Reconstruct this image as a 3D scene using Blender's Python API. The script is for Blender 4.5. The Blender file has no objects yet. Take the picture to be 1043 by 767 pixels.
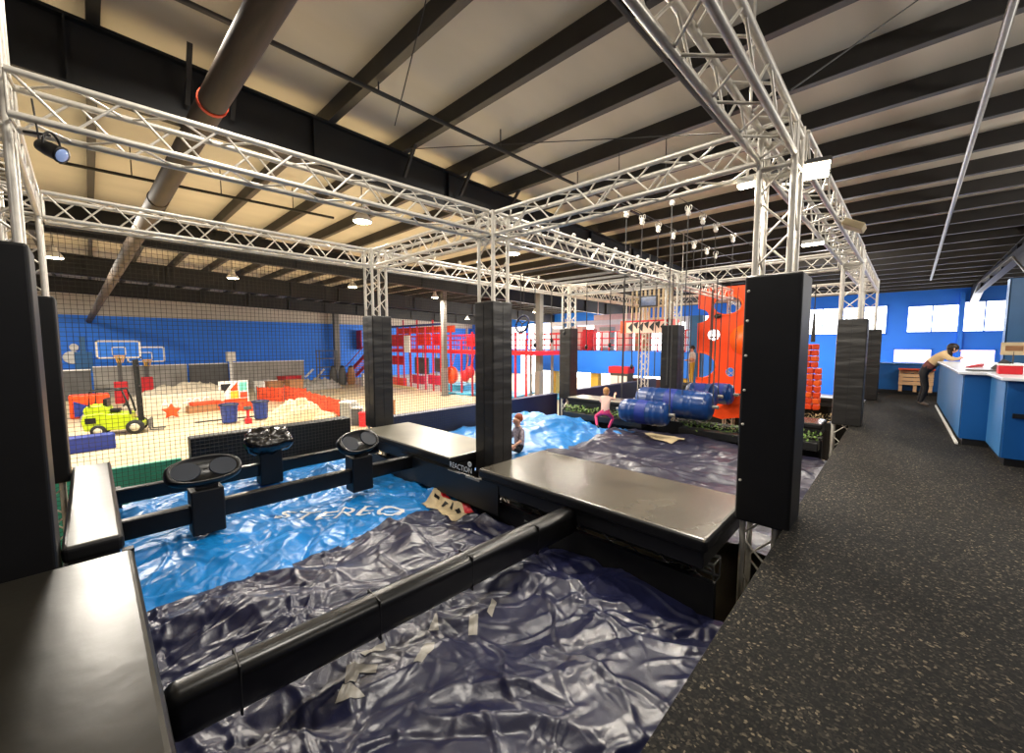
import bpy, bmesh, math, random
import numpy as np
from mathutils import Vector, Matrix, Euler
random.seed(7)
C = bpy.context.scene.collection
PI = math.pi
# ------------------------------------------------------------------ camera
F = 412.; CX = 521.5; CY = 383.5; H = 1.55
P = math.atan((383.5-350.5)/F); YAW = math.atan((918-521.5)/F*math.cos(P))
fw = Vector((-math.sin(YAW)*math.cos(P), math.cos(YAW)*math.cos(P), -math.sin(P)))
rt = Vector((math.cos(YAW), math.sin(YAW), 0)); up = rt.cross(fw)
def ray(x, y): return fw + rt*((x-CX)/F) - up*((y-CY)/F)
def at(x, y, z=None, X=None, Y=None):
    d = ray(x, y)
    t = (z-H)/d.z if z is not None else (X/d.x if X is not None else Y/d.y)
    return Vector((0, 0, H)) + d*t
cd = bpy.data.cameras.new('camera'); cam = bpy.data.objects.new('camera', cd); C.objects.link(cam)
cam.location = (0, 0, H); cam.rotation_euler = (PI/2-P, 0, YAW)
cd.sensor_width = 36; cd.sensor_fit = 'HORIZONTAL'; cd.lens = F/1043*36; cd.clip_start = .02; cd.clip_end = 300
bpy.context.scene.camera = cam

# ------------------------------------------------------------------ materials
def lin(c):
    return tuple((v/12.92 if v <= .04045 else ((v+.055)/1.055)**2.4) for v in (c[0]/255., c[1]/255., c[2]/255.))
M = {}
def mat(n, col, rough=.5, metal=0., var=.12, vs=6., bump=0., bs=30., emit=None, es=0., spec=.5, coat=0., stretch=None, detail=4., rot=None, bd=.02, bdet=5.):
    m = bpy.data.materials.new(n); m.use_nodes = True
    nt = m.node_tree; b = nt.nodes['Principled BSDF']; c = lin(col)
    b.inputs['Roughness'].default_value = rough; b.inputs['Metallic'].default_value = metal
    b.inputs['Specular IOR Level'].default_value = spec
    if coat: b.inputs['Coat Weight'].default_value = coat; b.inputs['Coat Roughness'].default_value = .15
    tc = nt.nodes.new('ShaderNodeTexCoord'); src = tc.outputs['Object']
    if stretch:
        mp = nt.nodes.new('ShaderNodeMapping'); mp.inputs['Scale'].default_value = stretch
        nt.links.new(src, mp.inputs[0]); src = mp.outputs[0]
    nz = nt.nodes.new('ShaderNodeTexNoise'); nz.inputs['Scale'].default_value = vs; nz.inputs['Detail'].default_value = detail
    nt.links.new(src, nz.inputs['Vector'])
    rp = nt.nodes.new('ShaderNodeValToRGB'); rp.color_ramp.elements[0].position = .3; rp.color_ramp.elements[1].position = .7
    rp.color_ramp.elements[0].color = tuple(v*(1-var) for v in c)+(1,); rp.color_ramp.elements[1].color = tuple(min(1, v*(1+var)) for v in c)+(1,)
    nt.links.new(nz.outputs['Fac'], rp.inputs[0]); nt.links.new(rp.outputs[0], b.inputs['Base Color'])
    if rot:
        mp.inputs['Rotation'].default_value = rot
    if bump:
        n2 = nt.nodes.new('ShaderNodeTexNoise'); n2.inputs['Scale'].default_value = bs; n2.inputs['Detail'].default_value = bdet
        nt.links.new(src, n2.inputs['Vector'])
        bp = nt.nodes.new('ShaderNodeBump'); bp.inputs['Strength'].default_value = bump; bp.inputs['Distance'].default_value = bd
        nt.links.new(n2.outputs['Fac'], bp.inputs['Height']); nt.links.new(bp.outputs[0], b.inputs['Normal'])
    if emit:
        b.inputs['Emission Color'].default_value = lin(emit)+(1,); b.inputs['Emission Strength'].default_value = es
    M[n] = m; return m
mat('vinyl', (11, 11, 12), .3, bump=.06, bs=5, var=.2)
mat('vinyl_wrinkled', (32, 30, 28), .42, bump=.8, bs=2.2, var=.15, stretch=(.8, .8, 3.6), rot=(.55, .9, 0), bdet=1.5)
mat('vinyl_plain', (15, 15, 17), .5, bump=.1, bs=4, var=.12, spec=.35)
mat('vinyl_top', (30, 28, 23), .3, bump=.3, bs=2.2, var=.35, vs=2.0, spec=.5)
mat('vinyl_ledge_sheen', (76, 71, 61), .27, bump=.2, bs=2.2, var=.35, vs=2.0, spec=1.0)  # black vinyl lightened: dust plus reflected sheen put into the base colour
mat('vinyl_ledge_glare', (140, 136, 122), .3, bump=.2, bs=2.2, var=.2, vs=1.5, spec=1.0)  # paler still, window glare painted into the base colour
mat('navy_tarp', (22, 25, 56), .34, bump=.1, bs=26, var=.15, vs=3, spec=.8)
mat('navy_tarp_far', (34, 33, 52), .36, bump=.1, bs=16, var=.2, vs=3, spec=.8)
mat('blue_tarp', (22, 128, 205), .33, bump=.1, bs=20, var=.12, vs=3, spec=.6)
mat('blue_tarp_far', (28, 112, 180), .4, bump=.1, bs=20, var=.12, vs=3, spec=.6)
mat('alu', (226, 220, 208), .36, .3, var=.08, vs=20)
mat('alu_dull', (150, 148, 142), .4, .5, var=.1, vs=20)
mat('flange_lit', (60, 57, 53), .5, var=.1)  # lighter than the purlin webs, light from below put into the colour
mat('steel_dull', (96, 94, 90), .5, .4, var=.1)
mat('steel_dark', (42, 39, 36), .6, var=.2, vs=3)
mat('girder', (20, 19, 19), .55, var=.2, vs=3)
mat('duct', (66, 54, 42), .7, 0., var=.25, vs=4, stretch=(.4, 3, 3))
mat('blue_wall', (36, 128, 248), .55, var=.06, vs=.6, bump=.05)
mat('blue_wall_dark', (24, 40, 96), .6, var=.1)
mat('counter_blue', (16, 84, 150), .42, var=.08, vs=2)
mat('counter_blue_light', (52, 112, 168), .42, var=.08, vs=2)
mat('counter_top', (222, 226, 232), .25, var=.04)
mat('white', (236, 234, 228), .5, var=.05)
mat('cream', (206, 186, 148), .7, var=.12, vs=3, bump=.5, bs=6)
mat('grey', (150, 148, 142), .6, var=.15, vs=2)
mat('column_grey', (118, 116, 110), .6, var=.15, vs=2)
mat('grey_dark', (84, 84, 84), .6, var=.15, vs=2)
mat('black', (14, 14, 15), .45, var=.1)
mat('bag', (20, 20, 21), .2, var=.1, bump=.7, bs=7, spec=.6)
mat('navy', (20, 26, 62), .5, var=.1, bump=.1)
mat('paddle_blue', (12, 24, 40), .6, var=.1)
mat('lime', (176, 200, 28), .35, var=.06)
mat('orange', (240, 74, 20), .4, var=.05)
mat('orange_fabric', (214, 72, 34), .7, var=.2, vs=5, bump=.4, bs=10)
mat('orange_bright', (255, 100, 24), .4, var=.04)
mat('red', (206, 28, 40), .45, var=.12)
mat('magenta', (205, 40, 80), .5, var=.12)
mat('yellow', (238, 186, 70), .5, var=.08)
mat('teal', (70, 180, 150), .5, var=.1)
mat('mint', (110, 205, 180), .5, var=.08)
mat('amber', (245, 180, 50), .5, var=.06)
mat('bin_blue', (34, 62, 150), .45, var=.1)
mat('mat_cyan', (52, 176, 222), .4, var=.05)
mat('mat_blue', (26, 46, 128), .5, var=.1)
mat('barrel_blue', (20, 56, 112), .28, var=.15, bump=.25, bs=6)
mat('pale_wood', (214, 172, 128), .6, var=.15, vs=4, stretch=(1, 8, 8))
mat('sheeting', (198, 188, 166), .7, var=.12, vs=3, bump=.5, bs=6)
mat('wood', (150, 104, 66), .6, var=.25, vs=4, stretch=(1, 8, 8))
mat('rubber', (22, 22, 22), .7)
mat('wheel_hub', (196, 190, 170), .5)
mat('foliage', (92, 120, 50), .7, var=.5, vs=14)
mat('foliage_dry', (150, 130, 92), .7, var=.4, vs=14)
mat('rope', (60, 58, 56), .7)
mat('net', (58, 55, 50), .8, var=.02)
mat('skin', (226, 172, 144), .5, var=.05)
mat('hair_blonde', (176, 124, 70), .6, var=.2, vs=40)
mat('hair_red', (150, 72, 40), .6, var=.2, vs=40)
mat('hair_dark', (36, 24, 20), .5, var=.2, vs=40)
mat('cloth_tan', (214, 184, 138), .8, var=.08)
mat('cloth_black', (24, 24, 28), .8)
mat('cloth_plaid', (110, 60, 54), .8, var=.5, vs=25)
mat('cloth_white', (232, 222, 214), .8, var=.05)
mat('cloth_pink', (210, 60, 110), .8, var=.08)
mat('cloth_peach', (232, 190, 172), .8, var=.08)
mat('cloth_yellow', (206, 160, 60), .8, var=.08)
mat('cloth_print', (150, 140, 150), .8, var=.5, vs=30)
mat('shoe', (120, 104, 92), .7)
mat('eye', (20, 16, 14), .2)
mat('lips', (176, 90, 84), .5)
mat('window_light', (250, 250, 255), .3, emit=(245, 248, 255), es=4.5)
mat('window_glare', (255, 250, 250), .3, emit=(255, 248, 246), es=5)
mat('window_pink', (250, 226, 240), .3, emit=(250, 216, 240), es=1.5)
mat('lamp_lens', (255, 240, 210), .4, emit=(255, 232, 190), es=40)
mat('tube_lens', (255, 244, 220), .4, emit=(255, 240, 212), es=22)
mat('lens_blue', (120, 140, 180), .1, emit=(150, 170, 215), es=.5)
mat('screen', (70, 82, 110), .2, var=.5, vs=6, emit=(90, 104, 140), es=.3)
mat('insulation', (204, 197, 184), .62, var=.07, vs=1.2, bump=.3, bs=1.6, stretch=(1, .35, 1))
mat('concrete', (196, 180, 146), .38, var=.08, vs=.5, bump=.02)
mat('decal_white', (226, 230, 232), .35, var=.05)
mat('decal_silver', (150, 146, 138), .35, var=.1)
mat('decal_red', (200, 36, 50), .4, var=.1)
mat('decal_black', (22, 20, 24), .4)
def carpet_mat():
    m = bpy.data.materials.new('carpet'); m.use_nodes = True; nt = m.node_tree; b = nt.nodes['Principled BSDF']
    tc = nt.nodes.new('ShaderNodeTexCoord'); v = nt.nodes.new('ShaderNodeTexVoronoi'); v.inputs['Scale'].default_value = 88
    nt.links.new(tc.outputs['Object'], v.inputs['Vector'])
    sx = nt.nodes.new('ShaderNodeSeparateColor'); nt.links.new(v.outputs['Color'], sx.inputs[0])
    r = nt.nodes.new('ShaderNodeValToRGB'); e = r.color_ramp.elements
    e[0].position = 0; e[0].color = lin((15, 14, 13))+(1,); e[1].position = 1; e[1].color = lin((140, 128, 106))+(1,)
    for p, c in ((.4, (24, 23, 21)), (.7, (38, 36, 32)), (.88, (58, 54, 47)), (.96, (92, 85, 72))):
        k = e.new(p); k.color = lin(c)+(1,)
    nt.links.new(sx.outputs[0], r.inputs[0])
    n = nt.nodes.new('ShaderNodeTexNoise'); n.inputs['Scale'].default_value = 1.3; nt.links.new(tc.outputs['Object'], n.inputs['Vector'])
    mx = nt.nodes.new('ShaderNodeMix'); mx.data_type = 'RGBA'; mx.blend_type = 'MULTIPLY'; mx.inputs[0].default_value = .6
    nt.links.new(r.outputs[0], mx.inputs[6]); nt.links.new(n.outputs['Fac'], mx.inputs[7]); nt.links.new(mx.outputs[2], b.inputs['Base Color'])
    b.inputs['Roughness'].default_value = .8; b.inputs['Specular IOR Level'].default_value = .2
    bp = nt.nodes.new('ShaderNodeBump'); bp.inputs['Strength'].default_value = .7; bp.inputs['Distance'].default_value = .006
    nt.links.new(sx.outputs[1], bp.inputs['Height']); nt.links.new(bp.outputs[0], b.inputs['Normal'])
    M['carpet'] = m
carpet_mat()

# ------------------------------------------------------------------ geometry helpers
ORG = {}
class MB:
    def __init__(s): s.v = []; s.f = []; s.sm = []
    def add(s, vs, fs, smooth=False):
        o = len(s.v); s.v += [Vector(v) for v in vs]; s.f += [tuple(i+o for i in f) for f in fs]; s.sm += [smooth]*len(fs); return s
    def box(s, c, size, rot=None):
        R = rot if rot is not None else Matrix.Identity(3); c = Vector(c); a, b, d = (v/2 for v in size)
        vs = [c + R @ Vector((x*a, y*b, z*d)) for x in (-1, 1) for y in (-1, 1) for z in (-1, 1)]
        return s.add(vs, [(0, 1, 3, 2), (4, 6, 7, 5), (0, 4, 5, 1), (2, 3, 7, 6), (0, 2, 6, 4), (1, 5, 7, 3)])
    def b2(s, lo, hi):
        return s.box([(a+b)/2 for a, b in zip(lo, hi)], [abs(b-a) for a, b in zip(lo, hi)])
    def frame(s, p, q):
        d = (Vector(q)-Vector(p)).normalized(); u = Vector((0, 0, 1)) if abs(d.z) < .95 else Vector((0, 1, 0))
        x = d.cross(u).normalized(); return x, x.cross(d)
    def tube(s, p, q, r, n=8, r2=None, caps=True):
        p = Vector(p); q = Vector(q); x, y = s.frame(p, q); r2 = r if r2 is None else r2
        vs = []
        for k in range(n):
            a = 2*PI*k/n; w = x*math.cos(a)+y*math.sin(a); vs += [p+w*r, q+w*r2]
        s.add(vs, [(2*k, 2*((k+1) % n), 2*((k+1) % n)+1, 2*k+1) for k in range(n)], True)
        if caps: s.add([vs[2*k] for k in range(n)], [tuple(range(n))[::-1]]); s.add([vs[2*k+1] for k in range(n)], [tuple(range(n))])
        return s
    def bar(s, p, q, w, h):
        p = Vector(p); q = Vector(q); x, y = s.frame(p, q); vs = []
        for e in (p, q):
            for a, b in ((-1, -1), (1, -1), (1, 1), (-1, 1)): vs.append(e+x*(a*w/2)+y*(b*h/2))
        return s.add(vs, [(0, 1, 2, 3), (7, 6, 5, 4), (0, 4, 5, 1), (1, 5, 6, 2), (2, 6, 7, 3), (3, 7, 4, 0)])
    def path(s, pts, r, n=8, close=False):
        pts = [Vector(p) for p in pts]; m = len(pts); vs = []
        for i, p in enumerate(pts):
            a = pts[i-1] if (i or close) else p; b = pts[(i+1) % m] if (i < m-1 or close) else p
            x, y = s.frame(a, b)
            for k in range(n): vs.append(p+(x*math.cos(2*PI*k/n)+y*math.sin(2*PI*k/n))*r)
        fs = []
        for i in range(m if close else m-1):
            j = (i+1) % m
            for k in range(n): fs.append((i*n+k, i*n+(k+1) % n, j*n+(k+1) % n, j*n+k))
        return s.add(vs, fs, True)
    def lathe(s, c, prof, n=20, R=None, sx=1, sy=1):
        c = Vector(c); R = R or Matrix.Identity(3); vs = []
        for r, z in prof:
            for k in range(n): vs.append(c+R @ Vector((r*sx*math.cos(2*PI*k/n), r*sy*math.sin(2*PI*k/n), z)))
        fs = [(i*n+k, i*n+(k+1) % n, (i+1)*n+(k+1) % n, (i+1)*n+k) for i in range(len(prof)-1) for k in range(n)]
        s.add(vs, fs, True)
        s.add(vs[:n], [tuple(range(n))[::-1]]); s.add(vs[-n:], [tuple(range(n))]); return s
    def ell(s, c, r, n=14, m=9, R=None):
        return s.lathe(c, [(math.sin(PI*i/m)*1, -math.cos(PI*i/m)*r[2]) if 0 < i < m else (.001, -math.cos(PI*i/m)*r[2]) for i in range(m+1)], n, R, r[0], r[1])
    def prism(s, pts, off):
        pts = [Vector(p) for p in pts]; off = Vector(off); n = len(pts)
        return s.add(pts+[p+off for p in pts], [tuple(range(n))[::-1], tuple(range(n, 2*n))]+[(k, (k+1) % n, n+(k+1) % n, n+k) for k in range(n)])
    def build(s, name, m, parent=None, bevel=0., seg=2):
        o0 = ORG.get(parent.name, Vector((0, 0, 0))) if parent else Vector((0, 0, 0))
        me = bpy.data.meshes.new(name); me.from_pydata([tuple(v-o0) for v in s.v], [], s.f); me.polygons.foreach_set('use_smooth', s.sm)
        me.materials.append(M[m] if isinstance(m, str) else m)
        bm = bmesh.new(); bm.from_mesh(me); bmesh.ops.recalc_face_normals(bm, faces=bm.faces); bm.to_mesh(me); bm.free()
        o = bpy.data.objects.new(name, me); C.objects.link(o); ORG[o.name] = o0
        if parent: o.parent = parent
        if bevel:
            b = o.modifiers.new('bevel', 'BEVEL'); b.width = bevel; b.segments = seg; b.limit_method = 'ANGLE'
        return o
def thing(name, loc, label, cat, group=None):
    o = bpy.data.objects.new(name, None); C.objects.link(o); o.location = loc; o.empty_display_size = .1; ORG[o.name] = Vector(loc)
    return tag(o, label, cat, group)
def tag(o, label=None, cat=None, group=None, kind=None):
    if label: o['label'] = label
    if cat: o['category'] = cat
    if group: o['group'] = group
    if kind: o['kind'] = kind
    return o
def struct(o): o['kind'] = 'structure'; return o
def rotz(a): return Matrix.Rotation(a, 3, 'Z')

# ------------------------------------------------------------------ the hall
FZ = -2.0; RZ = 6.0; WX = -42.; FY = 36.; RX = 9.; BY = -9.
def zr(y): return RZ-.025*y
struct(MB().b2((WX, BY, FZ-.2), (RX, FY, FZ)).build('floor', 'concrete'))
struct(MB().add([(WX, BY, zr(BY)), (RX, BY, zr(BY)), (RX, FY, zr(FY)), (WX, FY, zr(FY)), (WX, BY, zr(BY)+.2), (RX, BY, zr(BY)+.2), (RX, FY, zr(FY)+.2), (WX, FY, zr(FY)+.2)],
       [(0, 1, 2, 3), (4, 5, 6, 7), (0, 1, 5, 4), (1, 2, 6, 5), (2, 3, 7, 6), (3, 0, 4, 7)]).build('ceiling', 'insulation'))
wl = struct(MB().b2((WX-.2, BY, FZ), (WX, FY, 3.6)).build('wall_left', 'blue_wall'))
MB().b2((WX-.2, BY, 3.6), (WX, FY, 6.2)).build('upper_liner', 'insulation', wl)
struct(MB().b2((WX, FY, FZ), (RX, FY+.2, 6)).build('wall_far', 'blue_wall'))
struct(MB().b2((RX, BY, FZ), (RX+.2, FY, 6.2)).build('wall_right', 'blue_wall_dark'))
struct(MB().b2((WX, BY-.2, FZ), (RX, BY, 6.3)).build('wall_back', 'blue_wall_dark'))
# purlins: Z profiles under the roof liner, running across
for k in range(-5, 24):
    y = .25+k*1.52; z = zr(y)
    pu = struct(MB().b2((WX, y-.03, z-.30), (RX, y+.03, z)).build('trim_purlin', 'steel_dark'))
    MB().b2((WX, y-.04, z-.315), (RX, y+.09, z-.30)).build('lower_flange', 'flange_lit', pu)
# frame girders (welded I-sections) along the depth of the hall
def girder(x, dp=1.0, y0=BY, y1=FY):
    z0 = lambda y: zr(y)-.3-dp
    m = MB().prism([(x-.02, y0, z0(y0)), (x-.02, y1, z0(y1)), (x-.02, y1, zr(y1)-.3), (x-.02, y0, zr(y0)-.3)], (.04, 0, 0)).prism([(x-.13, y0, z0(y0)), (x-.13, y1, z0(y1)), (x-.13, y1, z0(y1)+.03), (x-.13, y0, z0(y0)+.03)], (.26, 0, 0))
    m.add([(x-.13, y0, zr(y0)-.34), (x+.13, y0, zr(y0)-.34), (x+.13, y1, zr(y1)-.34), (x-.13, y1, zr(y1)-.34),
           (x-.13, y0, zr(y0)-.30), (x+.13, y0, zr(y0)-.30), (x+.13, y1, zr(y1)-.30), (x-.13, y1, zr(y1)-.30)],
          [(0, 1, 2, 3), (4, 5, 6, 7), (0, 1, 5, 4), (1, 2, 6, 5), (2, 3, 7, 6), (3, 0, 4, 7)])
    for k in range(1, 15): (m.b2((x-.12, y0+k*3, z0(y0+k*3)), (x+.12, y0+k*3+.02, zr(y0+k*3)-.33)) if y0+k*3 < y1 else 0)
    return struct(m.build('trim_girder', 'girder'))
g0 = girder(-7.9, .86)
fb = MB()
for yy in (1.2, 1.75, 4.8, 6.3, 7.9):
    fb.bar((-7.75, yy, 5.05), (-7.3, yy, zr(yy)-.28), .06, .06)
fb.build('flange_brace', 'steel_dark', g0)
for x in (-18, -28, -38): girder(x, .95)
g1 = girder(2.9, .5, 20, FY)
hb = MB()
hb.prism([(2.77, 20, 3.55), (2.77, 23.5, 4.75), (2.77, 32.5, 4.75), (2.77, FY, 3.9), (2.77, FY, 4.9), (2.77, 20, 4.9)], (.26, 0, 0)).build('haunch', 'girder', g1)
fl = MB().bar((2.9, 20, 3.53), (2.9, 23.5, 4.73), .34, .05).bar((2.9, 23.5, 4.73), (2.9, 32.5, 4.73), .34, .05).bar((2.9, 32.5, 4.73), (2.9, FY, 3.88), .34, .05)
fl.build('lower_flange', 'alu_dull', g1)  # pale metal on the dark girder paints the light on its underside
# deck level: black granule carpet walkway
wk = struct(MB().b2((-.63, BY, -.12), (RX, 17.6, 0)).build('floor_walkway', 'carpet'))
struct(MB().b2((-.5, -2, FZ), (-.45, 17.5, -.12)).build('wall_pit_right', 'vinyl_plain'))
struct(MB().b2((-7.3, 3.40, FZ), (-.99, 3.46, -.40)).build('wall_pit_far', 'vinyl_plain'))
struct(MB().b2((-7.5, .04, FZ), (-.66, .075, -.28)).build('wall_pit_near', 'vinyl_plain'))
# black padded low wall and green mat at the net side of the first pit
lw = MB().b2((-8.3, 1.02, FZ), (-8.0, 3.6, .06)).build('low_wall', 'vinyl_plain', None, .02)
tag(lw, 'low black padded wall on the net side of the front pit, behind the far rail', 'wall')
gm = MB().b2((-9.0, -1.6, FZ), (-8.9, 1.0, -.42)).build('gym_mat', 'teal', None, .02)
tag(gm, 'upright green gym mat standing behind the net at the left', 'mat')
lw2 = MB().b2((-8.1, 4.3, FZ), (-7.85, 10.3, -.02)).build('low_wall', 'navy', None, .02)
tag(lw2, 'long navy padded low wall behind the second pit, left of the centre posts', 'wall')
lw3 = MB().b2((-7.85, 10.35, FZ), (-7.6, 17, .05)).build('low_wall', 'navy', None, .02)
tag(lw3, 'navy padded low wall beyond the barrels, furthest from the front', 'wall')
struct(MB().b2((-7.1, 9.61, FZ), (-.99, 9.66, -.3)).build('wall_pit_second', 'vinyl_plain'))
struct(MB().b2((-7.1, 15.45, FZ), (-.99, 15.5, -.3)).build('wall_pit_third', 'vinyl_plain'))
# half wall at the end of the walkway
hw = MB().b2((-1.5, 17.5, 0), (2.2, 17.62, .93)).build('half_wall', 'counter_blue')
MB().b2((-1.5, 17.46, 0), (2.2, 17.5, .12)).build('kickboard', 'black', hw)
MB().b2((-1.5, 17.46, .93), (2.2, 17.66, .96)).build('cap_rail', 'counter_blue_light', hw)
tag(hw, 'blue half wall with a black kickboard closing the far end of the walkway', 'half wall')

# windows of the far wall
def window(n, x0, x1, z0, z1, mull, m='window_light', xm=None):
    w = MB(); t = .06
    w.b2((x0-t, FY-.08, z0-t), (x0, FY, z1+t)).b2((x1, FY-.08, z0-t), (x1+t, FY, z1+t)).b2((x0-t, FY-.08, z0-t), (x1+t, FY, z0)).b2((x0-t, FY-.08, z1), (x1+t, FY, z1+t))
    for k in range(1, mull): x = x0+(x1-x0)*k/mull; w.b2((x-.03, FY-.07, z0), (x+.03, FY, z1))
    o = struct(w.build('window_%d' % n, 'blue_wall'))
    MB().b2((x0, FY-.04, z0), (x1, FY-.02, z1)).build('pane', m, o)
window(1, .22, 2.35, 2.32, 3.88, 2); window(2, 2.6, 4.2, 2.32, 4.0, 2); window(3, -5.2, -.8, 2.25, 4.0, 4)
window(4, -.3, 1.35, .4, 1.2, 1, 'window_pink'); window(5, 2.45, 3.9, .4, 1.2, 1, 'window_pink')
window(6, -39.5, -32.2, 1.0, 3.6, 4, 'window_glare'); window(7, -31.8, -25.2, 1.0, 3.9, 4, 'window_glare'); window(8, -24.8, -17.7, 1.0, 3.9, 4, 'window_glare'); window(9, -17.3, -10.3, 1.0, 3.9, 4, 'window_glare')
window(10, -33, -25.6, -2, .7, 3, 'window_glare'); window(11, -25.2, -17.7, -2, .7, 3, 'window_glare'); window(12, -17.3, -9, -2, .7, 3, 'window_glare')
struct(MB().b2((2.38, FY-.25, FZ), (2.58, FY, 4.6)).build('trim_pilaster', 'blue_wall'))

# ------------------------------------------------------------------ trusses
def lace(m, corners_a, corners_b, r=.011, step=.29):
    L = (corners_b[0]-corners_a[0]).length; n = max(2, round(L/step))
    for f in range(4):
        a, b = corners_a[f], corners_a[(f+1) % 4]; d = corners_b[f]-corners_a[f]
        for k in range(n):
            p = (a if k % 2 == 0 else b)+d*((k+.06)/n); q = (b if k % 2 == 0 else a)+d*((k+.94)/n)
            m.tube(p, q, r, 5, caps=False)
        for e in (0.0, 1.0): m.tube(a+d*e, b+d*e, r, 5, caps=False)
def truss(p, q, label, w=.28, r=.025, cr=.01, clamps=0, m='alu', group=None):
    p = Vector(p); q = Vector(q); d = (q-p).normalized(); x = Vector((0, 0, 1)).cross(d).normalized(); y = Vector((0, 0, 1)); h = w/2
    t = thing('box_truss', (p+q)/2, label, 'truss', group)
    ca = [p+x*(sx*h)+y*(sy*h) for sx, sy in ((-1, -1), (1, -1), (1, 1), (-1, 1))]; cb = [c+(q-p) for c in ca]
    for a, b in zip(ca, cb): MB().tube(a, b, r, 10).build('chord', m, t)
    l = MB(); lace(l, ca, cb, cr); l.build('lacing', m, t)
    for k in range(clamps):
        c = p+(q-p)*((k+.7)/(clamps+.5))+y*(h+.02); k_ = MB()
        k_.tube(c, c+y*.07, .012, 6).ell(c+y*.09, (.035, .035, .03), 8, 6).box(c, (.07, .07, .05)); k_.build('clamp', m, t)
    return t
def post(X, Y, label, ztop=3.32, pad=None, w=.28, padmat='vinyl_wrinkled', rivets=(), m='alu'):
    t = thing('truss_post', (X, Y, FZ), label, 'post'); h = w/2
    ca = [Vector((X+sx*h, Y+sy*h, FZ+.02)) for sx, sy in ((-1, -1), (1, -1), (1, 1), (-1, 1))]; cb = [c+Vector((0, 0, ztop-FZ-.02)) for c in ca]
    for a, b in zip(ca, cb): MB().tube(a, b, .025, 10).build('chord', m, t)
    l = MB(); lace(l, ca, cb, .01)
    for z in (3.02, 3.30):
        for f in range(4): a = ca[f].copy(); b = ca[(f+1) % 4].copy(); a.z = b.z = z; l.tube(a, b, .022, 8)
    l.build('lacing', m, t)
    MB().b2((X-.22, Y-.22, FZ), (X+.22, Y+.22, FZ+.02)).build('base_plate', m, t)
    if pad:
        x0, x1, y0, y1, z0, z1 = pad
        p = MB().b2((x0, y0, z0), (x1, y1, z1)).build('pad', padmat, t, .022, 3)
        s = MB(); xm = (x0+x1)/2; ym = (y0+y1)/2; e = .003
        s.b2((xm-.006, y0-e, z0+.03), (xm+.006, y0+e, z1-.03)).b2((xm-.006, y1-e, z0+.03), (xm+.006, y1+e, z1-.03))
        s.b2((x1-e, ym-.006, z0+.03), (x1+e, ym+.006, z1-.03))
        if padmat == 'vinyl_wrinkled': s.build('seam', 'black', p)
        for c in rivets: MB().lathe(c[0], [(.012, 0), (.012, .004), (.005, .007)], 10, c[1]).build('grommet', 'alu', p)
    return t
Rm = Matrix.Rotation(PI/2, 3, 'X')      # axis to -Y
pc = (-1.0, -.585, 3.93, 4.38, -.02, 2.13)
post(-.83, 4.17, 'nearest tall padded truss post at the walkway edge, right of centre', ztop=3.38, w=.25, pad=pc, padmat='vinyl_plain',
     rivets=[((-.965, 3.93, z), Rm) for z in (.35, .85, 1.15, 1.45, 1.75, 2.0)])
post(-4.15, 3.95, 'padded truss post standing between the two black landing pads in the centre', pad=(-4.34, -3.96, 3.76, 4.14, -.3, 2.13))
post(-7.3, 3.85, 'padded truss post at the corner by the net, left of the centre post', pad=(-7.5, -7.1, 3.66, 4.06, -.05, 2.08))
post(-4.57, -.44, 'wide black padded truss post filling the left edge of the view', ztop=4.3, pad=(-4.8, -4.36, -.75, -.25, -.3, 2.24), padmat='vinyl_plain')
post(-7.32, -.46, 'narrow padded truss post behind the left edge post, by the net', pad=(-7.53, -7.12, -.68, -.245, -.1, 2.1), padmat='vinyl_plain',
     rivets=[((-7.12, -.6, z), Matrix.Rotation(PI/2, 3, 'Y')) for z in (.15, .42, .7, .98, 1.26, 1.54, 1.82)])
post(-.74, 10.1, 'second padded truss post along the walkway edge, with a wrinkled black pad', pad=(-.90, -.46, 9.9, 10.35, 0, 2.02))
post(-.69, 15.1, 'third padded truss post along the walkway edge, furthest away', pad=(-.80, -.4, 14.9, 15.3, 0, 1.95))
post(-4.15, 10.15, 'padded truss post beyond the second pit, behind the blue barrels', pad=(-4.36, -3.94, 9.95, 10.35, -.1, 2.02))
post(-7.3, 10.1, 'padded truss post at the far left corner of the second pit', pad=(-7.5, -7.1, 9.9, 10.3, -.1, 2.02))
post(-4.15, 15.1, 'bare truss post behind the orange climbing wall')
post(-7.3, 15.1, 'bare truss post left of the red and orange sign box')
TZ = 3.16
truss((-4.45, -.27, TZ+.04), (-4.17, 3.76, TZ), 'long bright box truss running from the left edge post to the centre post')
truss((-7.31, -.28, TZ-.02), (-7.3, 3.66, TZ-.02), 'box truss over the safety net, left side')
truss((-4.0, 3.98, TZ), (-.96, 4.14, TZ+.05), 'bright box truss from the centre post to the nearest walkway post')
truss((-4.32, 3.95, TZ), (-7.12, 3.87, TZ-.02), 'box truss from the centre post back to the net corner post')
truss((-4.57, -.44, TZ+.02), (-7.15, -.46, TZ), 'box truss between the two posts at the left edge')
truss((-.83, -1.0, TZ+.05), (-.83, 3.99, TZ+.05), 'large box truss overhead at the top, running along the walkway edge', w=.25, r=.027)
truss((-.82, 4.35, TZ+.05), (-.74, 9.92, TZ+.03), 'box truss along the walkway edge behind the nearest post, carrying tube lights')
truss((-.74, 10.28, TZ-.02), (-.69, 14.92, TZ-.02), 'box truss along the walkway edge between its second and third posts')
truss((-4.15, 4.13, TZ), (-4.15, 9.97, TZ), 'box truss with a row of clamps on top, going away from the centre post', clamps=12)
truss((-7.3, 4.03, TZ-.02), (-7.3, 9.92, TZ-.02), 'box truss on the gym side of the second pit', clamps=8)
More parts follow.
